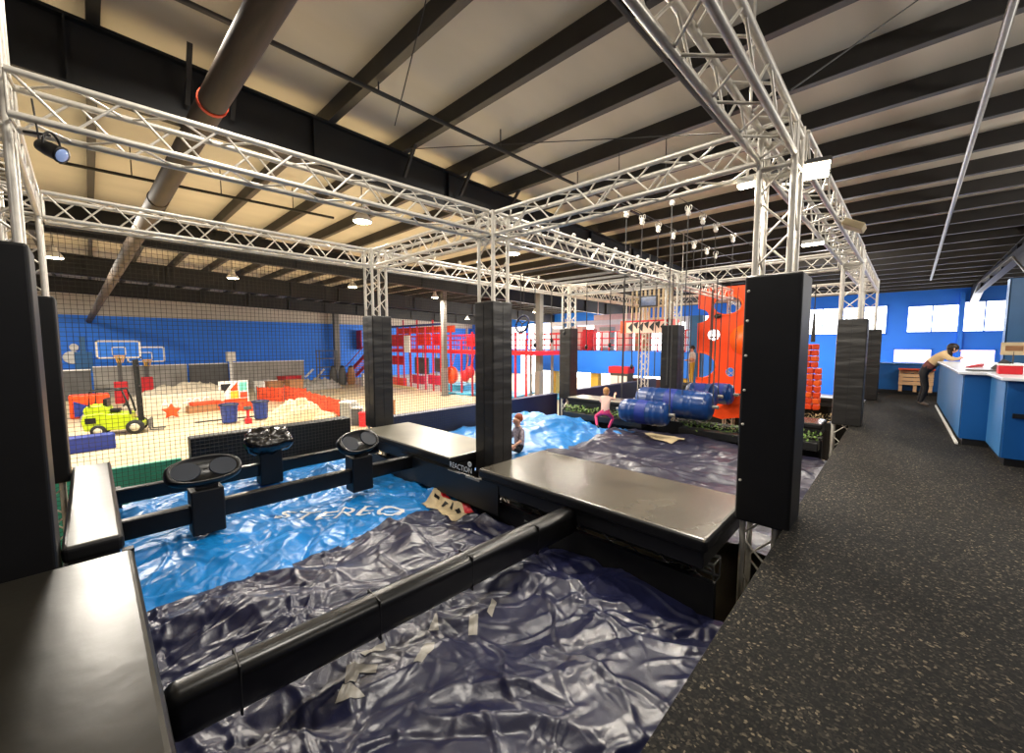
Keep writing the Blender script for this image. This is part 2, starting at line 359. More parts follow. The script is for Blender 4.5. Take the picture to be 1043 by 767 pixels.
truss((-7.12, 10.1, TZ-.02), (-4.33, 10.15, TZ-.02), 'cross truss over the far side of the second pit, left half')
truss((-3.97, 10.15, TZ-.02), (-.95, 10.1, TZ-.02), 'cross truss over the far side of the second pit, right half')
truss((-4.15, 10.33, TZ-.02), (-4.15, 14.45, TZ-.02), 'box truss over the blue barrels')
truss((-7.3, 10.28, TZ-.02), (-7.3, 14.92, TZ-.02), 'box truss on the gym side beyond the second pit')
truss((-7.12, 15.1, TZ-.02), (-4.33, 15.1, TZ-.02), 'farthest cross truss, left half')
truss((-3.97, 15.1, TZ-.02), (-.92, 15.1, TZ-.02), 'farthest cross truss, right half above the climbing wall')

# ------------------------------------------------------------------ pads and ledges
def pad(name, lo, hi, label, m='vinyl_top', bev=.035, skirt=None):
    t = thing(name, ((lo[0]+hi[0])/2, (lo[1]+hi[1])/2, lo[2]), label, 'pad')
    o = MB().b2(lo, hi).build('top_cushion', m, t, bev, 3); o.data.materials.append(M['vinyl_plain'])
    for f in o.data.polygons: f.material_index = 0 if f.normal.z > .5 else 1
    MB().b2((lo[0]+.03, lo[1]+.03, lo[2]-.14), (hi[0]-.03, hi[1]-.03, lo[2])).build('platform_frame', 'black', t, .01)
    for x in (lo[0]+.4, hi[0]-.4):
        for y in ((lo[1]+hi[1])/2-.15, (lo[1]+hi[1])/2+.2): MB().b2((x-.04, y-.04, FZ), (x+.04, y+.04, lo[2]-.14)).build('leg', 'black', t)
    return t
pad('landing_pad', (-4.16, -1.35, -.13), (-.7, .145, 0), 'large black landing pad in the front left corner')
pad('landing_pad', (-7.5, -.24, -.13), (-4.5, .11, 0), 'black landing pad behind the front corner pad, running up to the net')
pad('landing_pad', (-3.74, 3.28, -.12), (-1.02, 4.55, 0), 'black landing pad in the centre, between the front and second pits', 'vinyl_ledge_sheen')
pad('landing_pad', (-7.05, 3.32, -.12), (-4.36, 4.35, 0), 'pale grey looking landing pad between the net corner post and centre post', 'vinyl_ledge_glare')
pad('landing_pad', (-7.05, 9.7, -.12), (-4.45, 10.5, 0), 'grey topped landing pad on the far side of the second pit, left of the barrels', 'vinyl_ledge_glare')
pad('landing_pad', (-2.3, 9.75, -.12), (-1.02, 10.5, 0), 'black landing pad on the far side of the second pit, behind the nearest post', 'vinyl_ledge_sheen')
pad('landing_pad', (-3.7, 14.7, -.12), (-1.0, 15.4, 0), 'far landing pad below the hanging orange blocks', 'vinyl_ledge_glare')
truss((-7.0, 3.56, -.33), (-4.35, 3.56, -.33), 'low box truss under the pale landing pad', w=.17, r=.016, cr=.007, m='steel_dull')
truss((-3.95, 3.56, -.36), (-1.02, 3.56, -.36), 'low box truss under the centre landing pad', w=.17, r=.016, cr=.007, m='steel_dull')
truss((-3.8, 9.82, -.36), (-1.02, 9.82, -.36), 'low box truss under the far pad by the walkway', w=.17, r=.016, cr=.007, m='steel_dull')
# banner with white lettering under the ledge
def text_mesh(s, size, shear=0.):
    cu = bpy.data.curves.new('t', 'FONT'); cu.body = s; cu.size = size; cu.align_x = 'CENTER'; cu.align_y = 'CENTER'; cu.shear = shear; cu.resolution_u = 3
    o = bpy.data.objects.new('t', cu); C.objects.link(o); dg = bpy.context.evaluated_depsgraph_get()
    me = bpy.data.meshes.new_from_object(o.evaluated_get(dg)); bpy.data.objects.remove(o); bpy.data.curves.remove(cu)
    vs = [tuple(v.co) for v in me.vertices]; fs = [tuple(p.vertices) for p in me.polygons]; bpy.data.meshes.remove(me); return vs, fs
bn = MB().b2((-5.6, 3.30, -.52), (-3.4, 3.335, -.15)).build('banner', 'black')
tag(bn, 'black banner with white lettering below the centre post, over the tarps', 'banner')
vs, fs = text_mesh('REACTION', .105); c = at(469, 476.5, Y=3.294)
MB().add([(c.x+v[0]*.9, 3.294, c.z+v[1]) for v in vs], fs).build('lettering', 'decal_white', bn)
a = at(456, 478, Y=3.29); b = at(466, 482, Y=3.29); MB().b2((a.x, 3.292, a.z-.012), (b.x+.05, 3.296, a.z)).build('underline', 'decal_silver', bn)
a = at(474, 484, Y=3.29); b = at(488, 489, Y=3.29); MB().b2((a.x, 3.292, a.z-.03), (b.x, 3.296, a.z)).build('underline', 'decal_silver', bn)
c = at(478.5, 473, Y=3.296); MB().lathe(c, [(.036, 0), (.036, .004), (.0201, .004), (.02, 0)], 14, Rm).build('emblem', 'decal_white', bn)

# beam, rails
def rail(name, p, q, w, h, label, m='vinyl', bev=.02, seams=0):
    t = MB().bar(p, q, w, h).build(name, m, None, bev, 6)
    for f in t.data.polygons: f.use_smooth = bev > .05
    p = Vector(p); q = Vector(q)
    for k in range(seams):
        c = p+(q-p)*((k+.4)/(seams+.2)); d = (q-p).normalized()
        MB().bar(c-d*.006, c+d*.006, w+.003, h+.003).build('seam_band', 'black', t, bev, 6)
    return tag(t, label, 'beam')
rail('balance_beam', (-2.47, .14, -.245), (-2.36, 3.36, -.245), .18, .27, 'thick black padded balance beam across the front pit', 'vinyl', .07, 4)
rail('obstacle_rail', (-5.32, .08, -.24), (-5.32, 3.42, -.24), .1, .2, 'nearer of the two black rails carrying tilting paddles')
rail('obstacle_rail', (-6.55, .08, -.24), (-6.55, 3.42, -.24), .1, .18, 'farther of the two black rails, nearest the net')
# tilting paddles
def paddle(X, Y, label, tilt, yaw, bag=False):
    t = thing('paddle_step', (X, Y, -.42), label, 'paddle')
    MB().b2((X-.12, Y-.145, -.46), (X+.12, Y+.145, .02)).build('padded_post', 'vinyl_plain', t, .015)
    MB().tube((X, Y, .02), (X, Y, .12), .05, 12).box((X, Y, .04), (.16, .2, .04)).build('pivot', 'black', t)
    R = Matrix.Rotation(yaw, 3, 'Z') @ Matrix.Rotation(tilt, 3, 'Y'); c = Vector((X, Y, .2 if not bag else .16))
    if bag:
        m = MB(); n = 44; prof = [(.02, -.16), (.2, -.17), (.3, -.1), (.335, .0), (.33, .07), (.27, .105), (.12, .085), (.01, .08)]
        vs = []
        for i, (r, z) in enumerate(prof):
            for k in range(n):
                a = 2*PI*k/n; sq = 1/max(abs(math.cos(a)), abs(math.sin(a)))**.55
                w = 1+.05*math.sin(k*7+i*.8)*(r > .1)+.03*math.sin(13*a+i)
                vs.append(c+R @ Vector((r*sq*w*.62*math.cos(a), r*sq*w*.9*math.sin(a), z+.02*math.sin(9*a+i*1.7)*(r > .1))))
        m.add(vs, [(i*n+k, i*n+(k+1) % n, (i+1)*n+(k+1) % n, (i+1)*n+k) for i in range(len(prof)-1) for k in range(n)], True)
        m.build('bin_liner', 'bag', t)
    else:
        n = 40
        def ring(r, z, fx=1, fy=1): return [c+R @ Vector((r*.17*fx*math.copysign(abs(math.cos(2*PI*k/n))**.8, math.cos(2*PI*k/n)), r*.34*fy*math.copysign(abs(math.sin(2*PI*k/n))**.8, math.sin(2*PI*k/n)), z)) for k in range(n)]
        m = MB(); rs = [ring(.2, -.05), ring(.9, -.06), ring(1, -.03), ring(1, .025), ring(.95, .045), ring(.86, .045), ring(.83, .025), ring(.05, .022)]
        m.add([v for q in rs for v in q], [(i*n+k, i*n+(k+1) % n, (i+1)*n+(k+1) % n, (i+1)*n+k) for i in range(len(rs)-1) for k in range(n)], True)
        m.build('paddle_disc', 'vinyl', t)
        for s in (-1, 1):
            q = MB(); q.lathe(c+R @ Vector((0, s*.165, .028)), [(.001, .008), (.095, .008), (.1, .0)], 24, R, 1.15, 1.3); q.sm = [False]*len(q.sm); q.build('inset_pad', 'paddle_blue', t)
            q = MB(); q.lathe(c+R @ Vector((0, s*.17, -.066)), [(.001, .0), (.095, .0), (.1, .006)], 20, R, 1.1, 1.2); q.build('inset_pad', 'paddle_blue', t)
p1 = at(210, 520, z=-.14)
paddle(-5.32, .78, 'oval tilting paddle on the nearer rail, leftmost of the three', math.radians(42), .05)
paddle(-6.55, 1.72, 'paddle wrapped in a black bin liner on the farther rail', math.radians(30), .1, True)
paddle(-5.34, 2.5, 'oval tilting paddle on the nearer rail, below the net corner post', math.radians(48), .35)

# ------------------------------------------------------------------ tarps
def _h(ix, iy, seed):
    n = (ix.astype(np.int64)*374761393+iy.astype(np.int64)*668265263+seed*2147483647) & 0xffffffff
    n = ((n ^ (n >> 13))*1274126177) & 0xffffffff
    return ((n ^ (n >> 16)) & 0xffff)/65535.*2*PI
def perlin(x, y, seed=0):
    x0 = np.floor(x); y0 = np.floor(y); fx = x-x0; fy = y-y0; out = 0
    u = fx*fx*fx*(fx*(fx*6-15)+10); v = fy*fy*fy*(fy*(fy*6-15)+10)
    def g(i, j):
        a = _h(x0+i, y0+j, seed); return np.cos(a)*(fx-i)+np.sin(a)*(fy-j)
    return ((1-u)*(1-v)*g(0, 0)+u*(1-v)*g(1, 0)+(1-u)*v*g(0, 1)+u*v*g(1, 1))*1.4
def ridge(x, y, seed, p=1.6): return (1-np.minimum(1, np.abs(perlin(x, y, seed))*1.6))**p
def folds(x, y, seed, n, A, Wd, Ln, box, ang=None, spread=PI):
    """n separate creases: sharp-crested tents of given height, width and length"""
    rg = np.random.RandomState(seed); h = np.zeros_like(x)
    for k in range(n):
        cx = rg.uniform(box[0], box[1]); cy = rg.uniform(box[2], box[3]); a = rg.uniform(0, PI) if ang is None else ang+rg.uniform(-spread, spread)
        am = rg.uniform(*A)*(1 if rg.rand() < .72 else -.8); w = rg.uniform(*Wd); l = rg.uniform(*Ln); kk = rg.uniform(-.5, .5); sk = rg.uniform(.35, .8)
        u = (x-cx)*math.cos(a)+(y-cy)*math.sin(a); v = -(x-cx)*math.sin(a)+(y-cy)*math.cos(a)+kk*u*u+.05*np.sin(u*7+k)
        ww = w*(1+.5*u/l); ww = np.maximum(.01, ww)
        t = np.where(v > 0, 1-v/(ww*sk*2), 1+v/(ww*(1-sk)*2)); h = h+am*np.maximum(0, t)**1.15*np.maximum(0, 1-(u/l)**2)
    return h
def tarp_h(x, y, seed, k=1., ang=None, fine=1., box=(-8, -.6, -.3, 3.6), dens=1.):
    wx = x+.09*perlin(x*1.3, y*1.3, seed+1)+.012*perlin(x*5, y*5, seed+7); wy = y+.09*perlin(x*1.3+9, y*1.3, seed+2)+.012*perlin(x*5+5, y*5, seed+8)
    ar = (box[1]-box[0])*(box[3]-box[2])*dens
    h = .10*perlin(x*.8, y*.8, seed)
    h = h+folds(wx, wy, seed+3, int(ar*3), (.03, .08), (.12, .26), (.4, 1.0), box, ang, .9)
    h = h+folds(wx, wy, seed+4, int(ar*13), (.010, .026), (.025, .07), (.25, .75), box, ang, 1.2)
    h = h+fine*folds(wx, wy, seed+5, int(ar*34), (.003, .010), (.014, .035), (.10, .32), box, ang, 1.5)
    return h*k
HC = {}
def cached(fn, key, x0, x1, y0, y1, st=.0125):
    """bake a height function into a grid once, then sample it bilinearly"""
    nx = int((x1-x0)/st)+2; ny = int((y1-y0)/st)+2; gx, gy = np.meshgrid(x0+np.arange(nx)*st, y0+np.arange(ny)*st); Z = fn(gx, gy)
    def f(x, y):
        a = np.clip((np.asarray(x)-x0)/st, 0, nx-1.001); b = np.clip((np.asarray(y)-y0)/st, 0, ny-1.001); i = a.astype(int); j = b.astype(int); u = a-i; v = b-j
        return Z[j, i]*(1-u)*(1-v)+Z[j, i+1]*u*(1-v)+Z[j+1, i]*(1-u)*v+Z[j+1, i+1]*u*v
    return f
def tarp(name, x0, x1, y0, y1, hf, m, label, step=.0145):
    nx = int((x1-x0)/step)+1; ny = int((y1-y0)/step)+1
    X, Y = np.meshgrid(np.linspace(x0, x1, nx), np.linspace(y0, y1, ny)); Z = hf(X, Y)
    co = np.stack([X, Y, Z], -1).reshape(-1, 3); i = np.arange(nx*ny).reshape(ny, nx)
    q = np.stack([i[:-1, :-1], i[:-1, 1:], i[1:, 1:], i[1:, :-1]], -1).reshape(-1, 4)
    me = bpy.data.meshes.new(name); me.from_pydata(co.tolist(), [], q.tolist()); me.polygons.foreach_set('use_smooth', [True]*len(q)); me.materials.append(M[m])
    o = bpy.data.objects.new(name, me); C.objects.link(o); ORG[o.name] = Vector((0, 0, 0)); return tag(o, label, 'tarp')
def decal(name, polys_v, polys_f, hf, m, parent, cuts=3, off=.006):
    bm = bmesh.new(); vv = [bm.verts.new((v[0], v[1], 0)) for v in polys_v]
    for f in polys_f:
        try: bm.faces.new([vv[i] for i in f])
        except ValueError: pass
    bmesh.ops.triangulate(bm, faces=bm.faces)
    for _ in range(cuts):
        es = [e for e in bm.edges if e.calc_length() > .035]
        if es: bmesh.ops.subdivide_edges(bm, edges=es, cuts=1); bmesh.ops.triangulate(bm, faces=bm.faces)
    xs = np.array([v.co.x for v in bm.verts]); ys = np.array([v.co.y for v in bm.verts]); zs = hf(xs, ys)+off
    for v, z in zip(bm.verts, zs): v.co.z = z
    bmesh.ops.recalc_face_normals(bm, faces=bm.faces)
    me = bpy.data.meshes.new(name); bm.to_mesh(me); bm.free(); me.materials.append(M[m])
    me.polygons.foreach_set('use_smooth', [True]*len(me.polygons))
    o = bpy.data.objects.new(name, me); C.objects.link(o); o.parent = parent; return o
def edge(x, a, b, w): return np.clip((x-a)/w, 0, 1)*np.clip((b-x)/w, 0, 1)
B1 = (-4.4, -.6, -.2, 3.5); B2 = (-8., -3.8, -.2, 3.5)
hf_navy = cached(lambda x, y: -.70+.12*edge(y, -.3, 3.9, 1.2)*edge(x, -4.6, -.3, 1.0)+1.15*tarp_h(x, y, 11, 1., .75, 1., B1), 'a', -4.5, -.6, -.2, 3.5)
hf_blue = cached(lambda x, y: -.72+.08*edge(y, -.3, 3.9, 1.2)*edge(x, -8, -3.5, 1.0)+.75*tarp_h(x, y, 31, 1., None, 1.6, B2, 1.2)+.06*np.clip((x+4.4)/-.3, 0, 1)-.14*np.clip((x+4.25)/.35, 0, 1), 'b', -8.0, -3.8, -.2, 3.5)
tn = tarp('airbag_cover', -4.3, -.65, .08, 3.395, hf_navy, 'navy_tarp', 'crumpled navy airbag tarp under the balance beam in the front pit')
tb = tarp('airbag_cover', -7.5, -3.9, .08, 3.395, hf_blue, 'blue_tarp', 'crumpled bright blue airbag tarp under the paddle rails in the front pit')
# lettering on the blue tarp (reads along the pit)
vs, fs = text_mesh('STEREO', .27, .2)
a0 = at(305, 512, z=-.62); a1 = at(440, 502, z=-.62)
a0 = at(280, 524, z=-.58).to_2d(); a1 = at(410, 522, z=-.58).to_2d()
dv = (a1-a0); L = dv.length; dv.normalize(); nv = Vector((-dv.y, dv.x)); ce = (a0+a1)/2
wd = max(v[0] for v in vs)-min(v[0] for v in vs)
decal('lettering', [tuple(ce+dv*(v[0]*L/wd)+nv*v[1]) for v in vs], fs, hf_blue, 'decal_white', tb)
def pix(px, z): v = at(px[0], px[1], z=z); return (v.x, v.y)
pl = [pix(p, -.6) for p in ((429, 513), (446, 504), (468, 512), (483, 521), (460, 526), (444, 520))]
def hmax(x, y): return np.maximum(hf_navy(x, y), hf_blue(x, y))
decal('print_patch', pl, [tuple(range(6))], hmax, 'cream', tb, 4, .012)
decal('print_red_corner', [pix(p, -.6) for p in ((447, 504.5), (459, 508.5), (456, 510.5), (450, 508))], [(0, 1, 2, 3)], hmax, 'decal_red', tb, 3, .016)
decal('print_red_corner', [pix(p, -.6) for p in ((467, 512), (476, 515), (483, 521), (474, 521), (471, 516))], [(0, 1, 2, 3, 4)], hmax, 'decal_red', tb, 3, .016)
for q in (((443, 508), (448, 509.5), (447, 511), (442, 510)), ((449, 515), (453, 512), (457, 514.5), (454, 514.5), (451, 517)), ((458, 517), (461, 514), (462, 515), (460, 519)), ((463, 518), (468, 517), (470, 519.5), (466, 521))):
    decal('print_mark', [pix(p, -.6) for p in q], [tuple(range(len(q)))], hmax, 'decal_black', tb, 2, .018)
# silver lettering strips on the navy tarp
for q in (((341, 711), (349, 696), (360, 699), (372, 708), (352, 712)), ((353, 681), (385, 679), (383, 688), (366, 687), (362, 697), (351, 696)), ((436, 640), (445, 622), (447, 639), (438, 641)),
          ((478, 623), (487, 622), (486, 640), (477, 640)), ((421, 682), (433, 657), (443, 656), (442, 666), (430, 681)), ((372, 672), (393, 658), (392, 653), (366, 668)),
          ((496, 620), (501, 609), (506, 611), (501, 624))):
    decal('letter_strip', [pix(p, -.58) for p in q], [tuple(range(len(q)))], hf_navy, 'decal_silver', tn, 4, .006)
# second pit
hf_n2 = cached(lambda x, y: -.64+.10*edge(y, 4.2, 10, 1.4)+.9*tarp_h(x, y, 51, 1., .5, 1.2, (-5, -.6, 4.4, 9.6), 1.0), 'c', -5, -.6, 4.4, 9.6, .025)
hf_b2 = cached(lambda x, y: -.70+.14*edge(y, 4.2, 10, 1.6)+.30*np.exp(-((x+6.2)/1.0)**2-((y-7.4)/1.5)**2)+.85*tarp_h(x, y, 71, 1.1, 2.2, 1.2, (-7.8, -4.4, 4.4, 9.6), 1.4), 'd', -7.8, -4.4, 4.4, 9.6, .025)
tn2 = tarp('airbag_cover', -4.9, -.65, 4.6, 9.3, hf_n2, 'navy_tarp_far', 'wrinkled dark navy tarp of the second pit, beside the walkway', .03)
tb2 = tarp('airbag_cover', -7.7, -4.5, 4.6, 9.3, hf_b2, 'blue_tarp_far', 'rumpled light blue tarp of the second pit where the children play', .03)
decal('lettering', [pix(p, -.5) for p in ((655, 440), (668, 441), (698, 446), (684, 449), (666, 446))], [(0, 1, 2, 3, 4)], hf_n2, 'cream', tn2, 3, .03)

# ------------------------------------------------------------------ safety net
nm = MB(); NX = -7.62; ya, yb, za, zb = -1.7, 6.7, -1.95, 3.0; st = .058; r = .0023
k = 0
while ya+k*st < yb: nm.bar((NX, ya+k*st, za), (NX, ya+k*st, zb), r*2, r*2); k += 1
k = 0
while za+k*st < zb: nm.bar((NX, ya, za+k*st), (NX, yb, za+k*st), r*2, r*2); k += 1
net = nm.build('safety_net', 'net'); tag(net, 'black square mesh safety net between the pits and the gym floor', 'net')
MB().path([(NX, ya+i*(yb-ya)/30, zb+.01*math.sin(i)) for i in range(31)], .014, 6).build('edge_rope', 'rope', net)

# ------------------------------------------------------------------ walkway counter
zt = 1.12
cp = [(.73, 14.6), (.73, 9.25), (1.0, 9.25), (1.0, 8.0), (1.24, 8.0), (1.24, 7.4), (1.9, 7.4), (1.9, 14.6)]
ct = thing('reception_counter', (1.3, 10.5, 0), 'stepped blue counter with a white top along the right of the walkway', 'counter')
MB().prism([(x, y, .1) for x, y in cp], (0, 0, zt-.14)).build('base_panel', 'counter_blue', ct)
MB().prism([(.725, 9.3, .1), (.725, 14.6, .1), (.725, 14.6, zt-.05), (.725, 9.3, zt-.05)], (-.006, 0, 0)).prism([(.995, 8.05, .1), (.995, 9.2, .1), (.995, 9.2, zt-.05), (.995, 8.05, zt-.05)], (-.006, 0, 0)).build('side_panel', 'counter_blue_light', ct)
MB().prism([(x+(.03 if x < 1.8 else 0), y+.02, 0) for x, y in cp], (0, 0, .1)).build('kickboard', 'black', ct)
tp = [(.66, 14.6), (.66, 9.18), (.94, 9.18), (.94, 7.93), (1.18, 7.93), (1.18, 7.33), (1.95, 7.33), (1.95, 14.6)]
MB().prism([(x, y, zt-.03) for x, y in tp], (0, 0, .04)).build('worktop', 'counter_top', ct, .008)
MB().b2((1.06, 7.985, .62), (1.19, 8.0, .68)).build('handle_slot', 'black', ct)
MB().b2((.69, 9.25, 0), (.72, 14.6, .03)).build('floor_strip', 'white', ct)
# things on the counter
c = at(1027, 381, z=zt+.01)
o = MB().b2((c.x-.1, c.y-.07, zt+.01), (c.x+.12, c.y+.1, zt+.13)).build('storage_box', 'red', None, .01); tag(o, 'small red box standing on the white countertop', 'box')
MB().b2((c.x-.11, c.y-.08, zt+.13), (c.x+.13, c.y+.11, zt+.15)).build('lid', 'white', o, .005)
c = at(1031, 375, z=zt+.01); sg = thing('counter_sign', c, 'small printed sign on a stand behind the red box', 'sign')
MB().b2((c.x-.07, c.y-.04, zt+.01), (c.x+.07, c.y+.04, zt+.03)).tube((c.x, c.y, zt+.03), (c.x, c.y, zt+.3), .012).build('stand', 'grey_dark', sg)
MB().b2((c.x-.15, c.y-.01, zt+.24), (c.x+.15, c.y+.02, zt+.46)).build('sign_board', 'cream', sg, .005)
MB().b2((c.x-.1, c.y-.015, zt+.31), (c.x+.1, c.y-.01, zt+.4)).build('printed_panel', 'wood', sg)
c = at(1003, 378, z=zt+.01); lp = thing('laptop', c, 'open laptop lying on the white countertop', 'laptop')
MB().box(c+Vector((0, 0, .012)), (.34, .24, .02), rotz(.3)).build('keyboard_base', 'grey_dark', lp, .004)
MB().box(c+Vector((.17, .12, .09)), (.012, .24, .2), Matrix.Rotation(.7, 3, 'Y') @ rotz(.3)).build('screen_lid', 'black', lp, .004)
tr = MB().prism([(.85, 10.9, zt+.01), (1.05, 11.4, zt+.01), (1.07, 11.4, zt+.07), (.87, 10.9, zt+.03)], (.06, 0, 0)).build('paper_tray', 'red', None, .005); tag(tr, 'low red paper tray further along the countertop', 'tray')
# wooden bench against the half wall
bh = thing('wooden_bench', (.3, 17.3, 0), 'pale slatted wooden bench with a red top against the blue half wall', 'bench')
for z in (.36, .48, .60, .72): MB().b2((.0, 17.26, z-.05), (.75, 17.30, z+.05)).build('slat', 'pale_wood', bh)
for x in (.05, .37, .70): MB().b2((x-.04, 17.30, .1), (x+.04, 17.40, .77)).build('upright', 'pale_wood', bh)
MB().b2((-.02, 17.12, .77), (.77, 17.42, .81)).build('seat', 'orange_fabric', bh)
for x in (.05, .70): MB().b2((x-.03, 17.30, 0), (x+.03, 17.38, .1)).build('leg', 'black', bh)
# ------------------------------------------------------------------ people
def figure(name, label, joints, bones, rad, mats, root, loc, heading, scale=1., parts=()):
    """joints: name->(x,y,z) local (y forward); bones: (a,b,material)"""
    R = Matrix.Rotation(heading, 3, 'Z'); loc = Vector(loc); T = lambda p: loc+R @ (Vector(p)*scale)
    t = thing(name, loc, label, 'person')
    names = list(joints); idx = {n: i for i, n in enumerate(names)}
    me = bpy.data.meshes.new('body'); me.from_pydata([tuple(T(joints[n])-loc) for n in names], [(idx[a], idx[b]) for a, b, _ in bones], [])
    o = bpy.data.objects.new('body', me); C.objects.link(o)
    sk = o.modifiers.new('skin', 'SKIN'); sk.use_smooth_shade = True; o.modifiers.new('sub', 'SUBSURF').levels = 2
    for i, n in enumerate(names):
        sv = me.skin_vertices[0].data[i]; r = rad[n]*scale; sv.radius = (r, r) if not isinstance(r, tuple) else r; sv.use_root = (n == root)
    dg = bpy.context.evaluated_depsgraph_get(); m2 = bpy.data.meshes.new_from_object(o.evaluated_get(dg)); bpy.data.objects.remove(o)
    b = bpy.data.objects.new('body', m2); C.objects.link(b); b.parent = t; ORG[b.name] = loc
    used = []; m2.materials.clear()
    for mm in mats:
        m2.materials.append(M[mm])
    seg = [((T(joints[a])-loc), (T(joints[c])-loc), mats.index(mm)) for a, c, mm in bones]
    for p in m2.polygons:
        best = 1e9
        for a, c, k in seg:
            d = c-a; u = max(0, min(1, (p.center-a).dot(d)/max(1e-9, d.length_squared))); q = (a+d*u-p.center).length
            if q < best: best = q; p.material_index = k
        p.use_smooth = True
    for pn, pm, fn in parts:
        k = MB(); fn(k, T, R, scale); k.build(pn, pm, t)
    return t
def skel(J, sh, arms, legs, feet, bare_arm=False, skirt=None):
    B = [('pelvis', 'waist', sh), ('waist', 'chest', sh), ('chest', 'neck', sh), ('neck', 'chin', 'skin'), ('chin', 'head', 'skin'), ('head', 'crown', 'skin')]
    for s in 'lr':
        B += [('chest', 'sh'+s, sh), ('sh'+s, 'el'+s, sh), ('el'+s, 'wr'+s, arms), ('wr'+s, 'ha'+s, 'skin'),
              ('pelvis', 'hip'+s, legs), ('hip'+s, 'kn'+s, legs), ('kn'+s, 'an'+s, legs if not bare_arm else legs), ('an'+s, 'toe'+s, feet)]
        for k in range(5): B.append(('ha'+s, 'f%d%s' % (k, s), 'skin'))
    return B
def fingers(J):
    for s in 'lr':
        w = Vector(J['wr'+s]); h = Vector(J['ha'+s]); d = (h-w).normalized(); x = d.cross(Vector((0, 0, 1)))
        x = x.normalized() if x.length > .1 else Vector((1, 0, 0))
        for k in range(4): J['f%d%s' % (k, s)] = tuple(h+d*(.075, .085, .08, .06)[k]+x*(.03-.02*k))
        J['f4'+s] = tuple(w.lerp(h, .5)+x*.06+d*.03)
RAD = dict(pelvis=.125, waist=.115, chest=.135, neck=.05, chin=.07, head=.092, crown=.06)
for s in 'lr': RAD.update({'sh'+s: .06, 'el'+s: .043, 'wr'+s: .03, 'ha'+s: .032, 'hip'+s: .09, 'kn'+s: .06, 'an'+s: .04, 'toe'+s: .035})
for k in range(5):
    for s in 'lr': RAD['f%d%s' % (k, s)] = .009
def face(hc, fd, eye=.035):
    """small eyes, nose, mouth, ears round head centre hc looking along fd (local)"""
    hc = Vector(hc); fd = Vector(fd).normalized(); sd = fd.cross(Vector((0, 0, 1))).normalized(); u = sd.cross(fd)
    def eyes(k, T, R, sc):
        for s in (-1, 1): k.ell(T(hc+fd*.088+sd*(s*.034)+u*.012), (.013*sc, .013*sc, .010*sc), 8, 6)
    def nose(k, T, R, sc): k.ell(T(hc+fd*.100-u*.018), (.014*sc, .016*sc, .022*sc), 8, 6)
    def mouth(k, T, R, sc): k.tube(T(hc+fd*.090+sd*.022-u*.052), T(hc+fd*.090-sd*.022-u*.052), .007*sc, 6)
    def ears(k, T, R, sc):
        for s in (-1, 1): k.ell(T(hc+sd*(s*.093)-u*.005), (.014*sc, .02*sc, .03*sc), 8, 6)
    return [('eyes', 'eye', eyes), ('nose', 'skin', nose), ('mouth', 'lips', mouth), ('ears', 'skin', ears)]
def hair(hc, fd, long=0.):
    hc = Vector(hc); fd = Vector(fd).normalized()
    def fn(k, T, R, sc):
        c = T(hc-fd*.022+Vector((0, 0, .022))); q = Matrix.Rotation(math.atan2(fd.y, fd.x), 3, 'Z')
        k.ell(c, (.108*sc, .108*sc, .112*sc), 14, 10, R @ q)
        if long: k.ell(T(hc-fd*.07-Vector((0, 0, long*.5))), (.06*sc, .09*sc, long*.75*sc), 12, 8, R @ q)
    return fn
def base_joints():
    J = dict(pelvis=(0, 0, .94), waist=(0, 0, 1.10), chest=(0, 0, 1.30), neck=(0, 0, 1.46), chin=(0, .02, 1.53), head=(0, .02, 1.60), crown=(0, .01, 1.66))
    for s, k in (('l', -1), ('r', 1)):
        J.update({'sh'+s: (k*.17, 0, 1.40), 'el'+s: (k*.22, -.02, 1.12), 'wr'+s: (k*.24, .06, .88), 'ha'+s: (k*.24, .09, .80),
                  'hip'+s: (k*.09, 0, .88), 'kn'+s: (k*.10, .02, .48), 'an'+s: (k*.10, 0, .08), 'toe'+s: (k*.11, .15, .04)})
    return J
# woman leaning forward on the counter (turned to the counter, +X)
J = base_joints()
J.update(pelvis=(0, -.10, .92), waist=(0, .03, 1.07), chest=(0, .18, 1.24), neck=(0, .30, 1.37), chin=(0, .37, 1.37), head=(0, .40, 1.43), crown=(0, .39, 1.49),
         shl=(-.17, .22, 1.30), shr=(.17, .22, 1.30), ell=(-.25, .36, 1.19), elr=(.25, .36, 1.19), wrl=(-.07, .46, 1.18), wrr=(.07, .48, 1.2), hal=(.0, .48, 1.19), har=(.0, .5, 1.22),
         hipl=(-.09, -.10, .84), hipr=(.09, -.10, .84), knl=(-.11, -.08, .46), knr=(.10, -.02, .46), anl=(-.12, -.16, .08), anr=(.1, -.1, .08), toel=(-.13, -.01, .035), toer=(.11, .05, .035))
fingers(J)
B = skel(J, 'cloth_tan', 'cloth_tan', 'cloth_black', 'shoe')
B = [(a, b, 'cloth_plaid' if (a, b) == ('pelvis', 'waist') else m) for a, b, m in B]
wr_ = dict(RAD); wr_.update(chest=.165, waist=.145, shl=.075, shr=.075, ell=.058, elr=.058)
figure('person', 'woman in a tan jacket and dark trousers leaning on the blue counter', J, B, wr_, ['skin', 'cloth_tan', 'cloth_plaid', 'cloth_black', 'shoe'], 'pelvis', (.54, 14.5, 0), -PI/2-.1, 1.0,
       [('hair', 'hair_dark', hair((0, .39, 1.44), (0, 1, -.1), .2))]+face((0, .40, 1.43), (0, 1, -.3)))
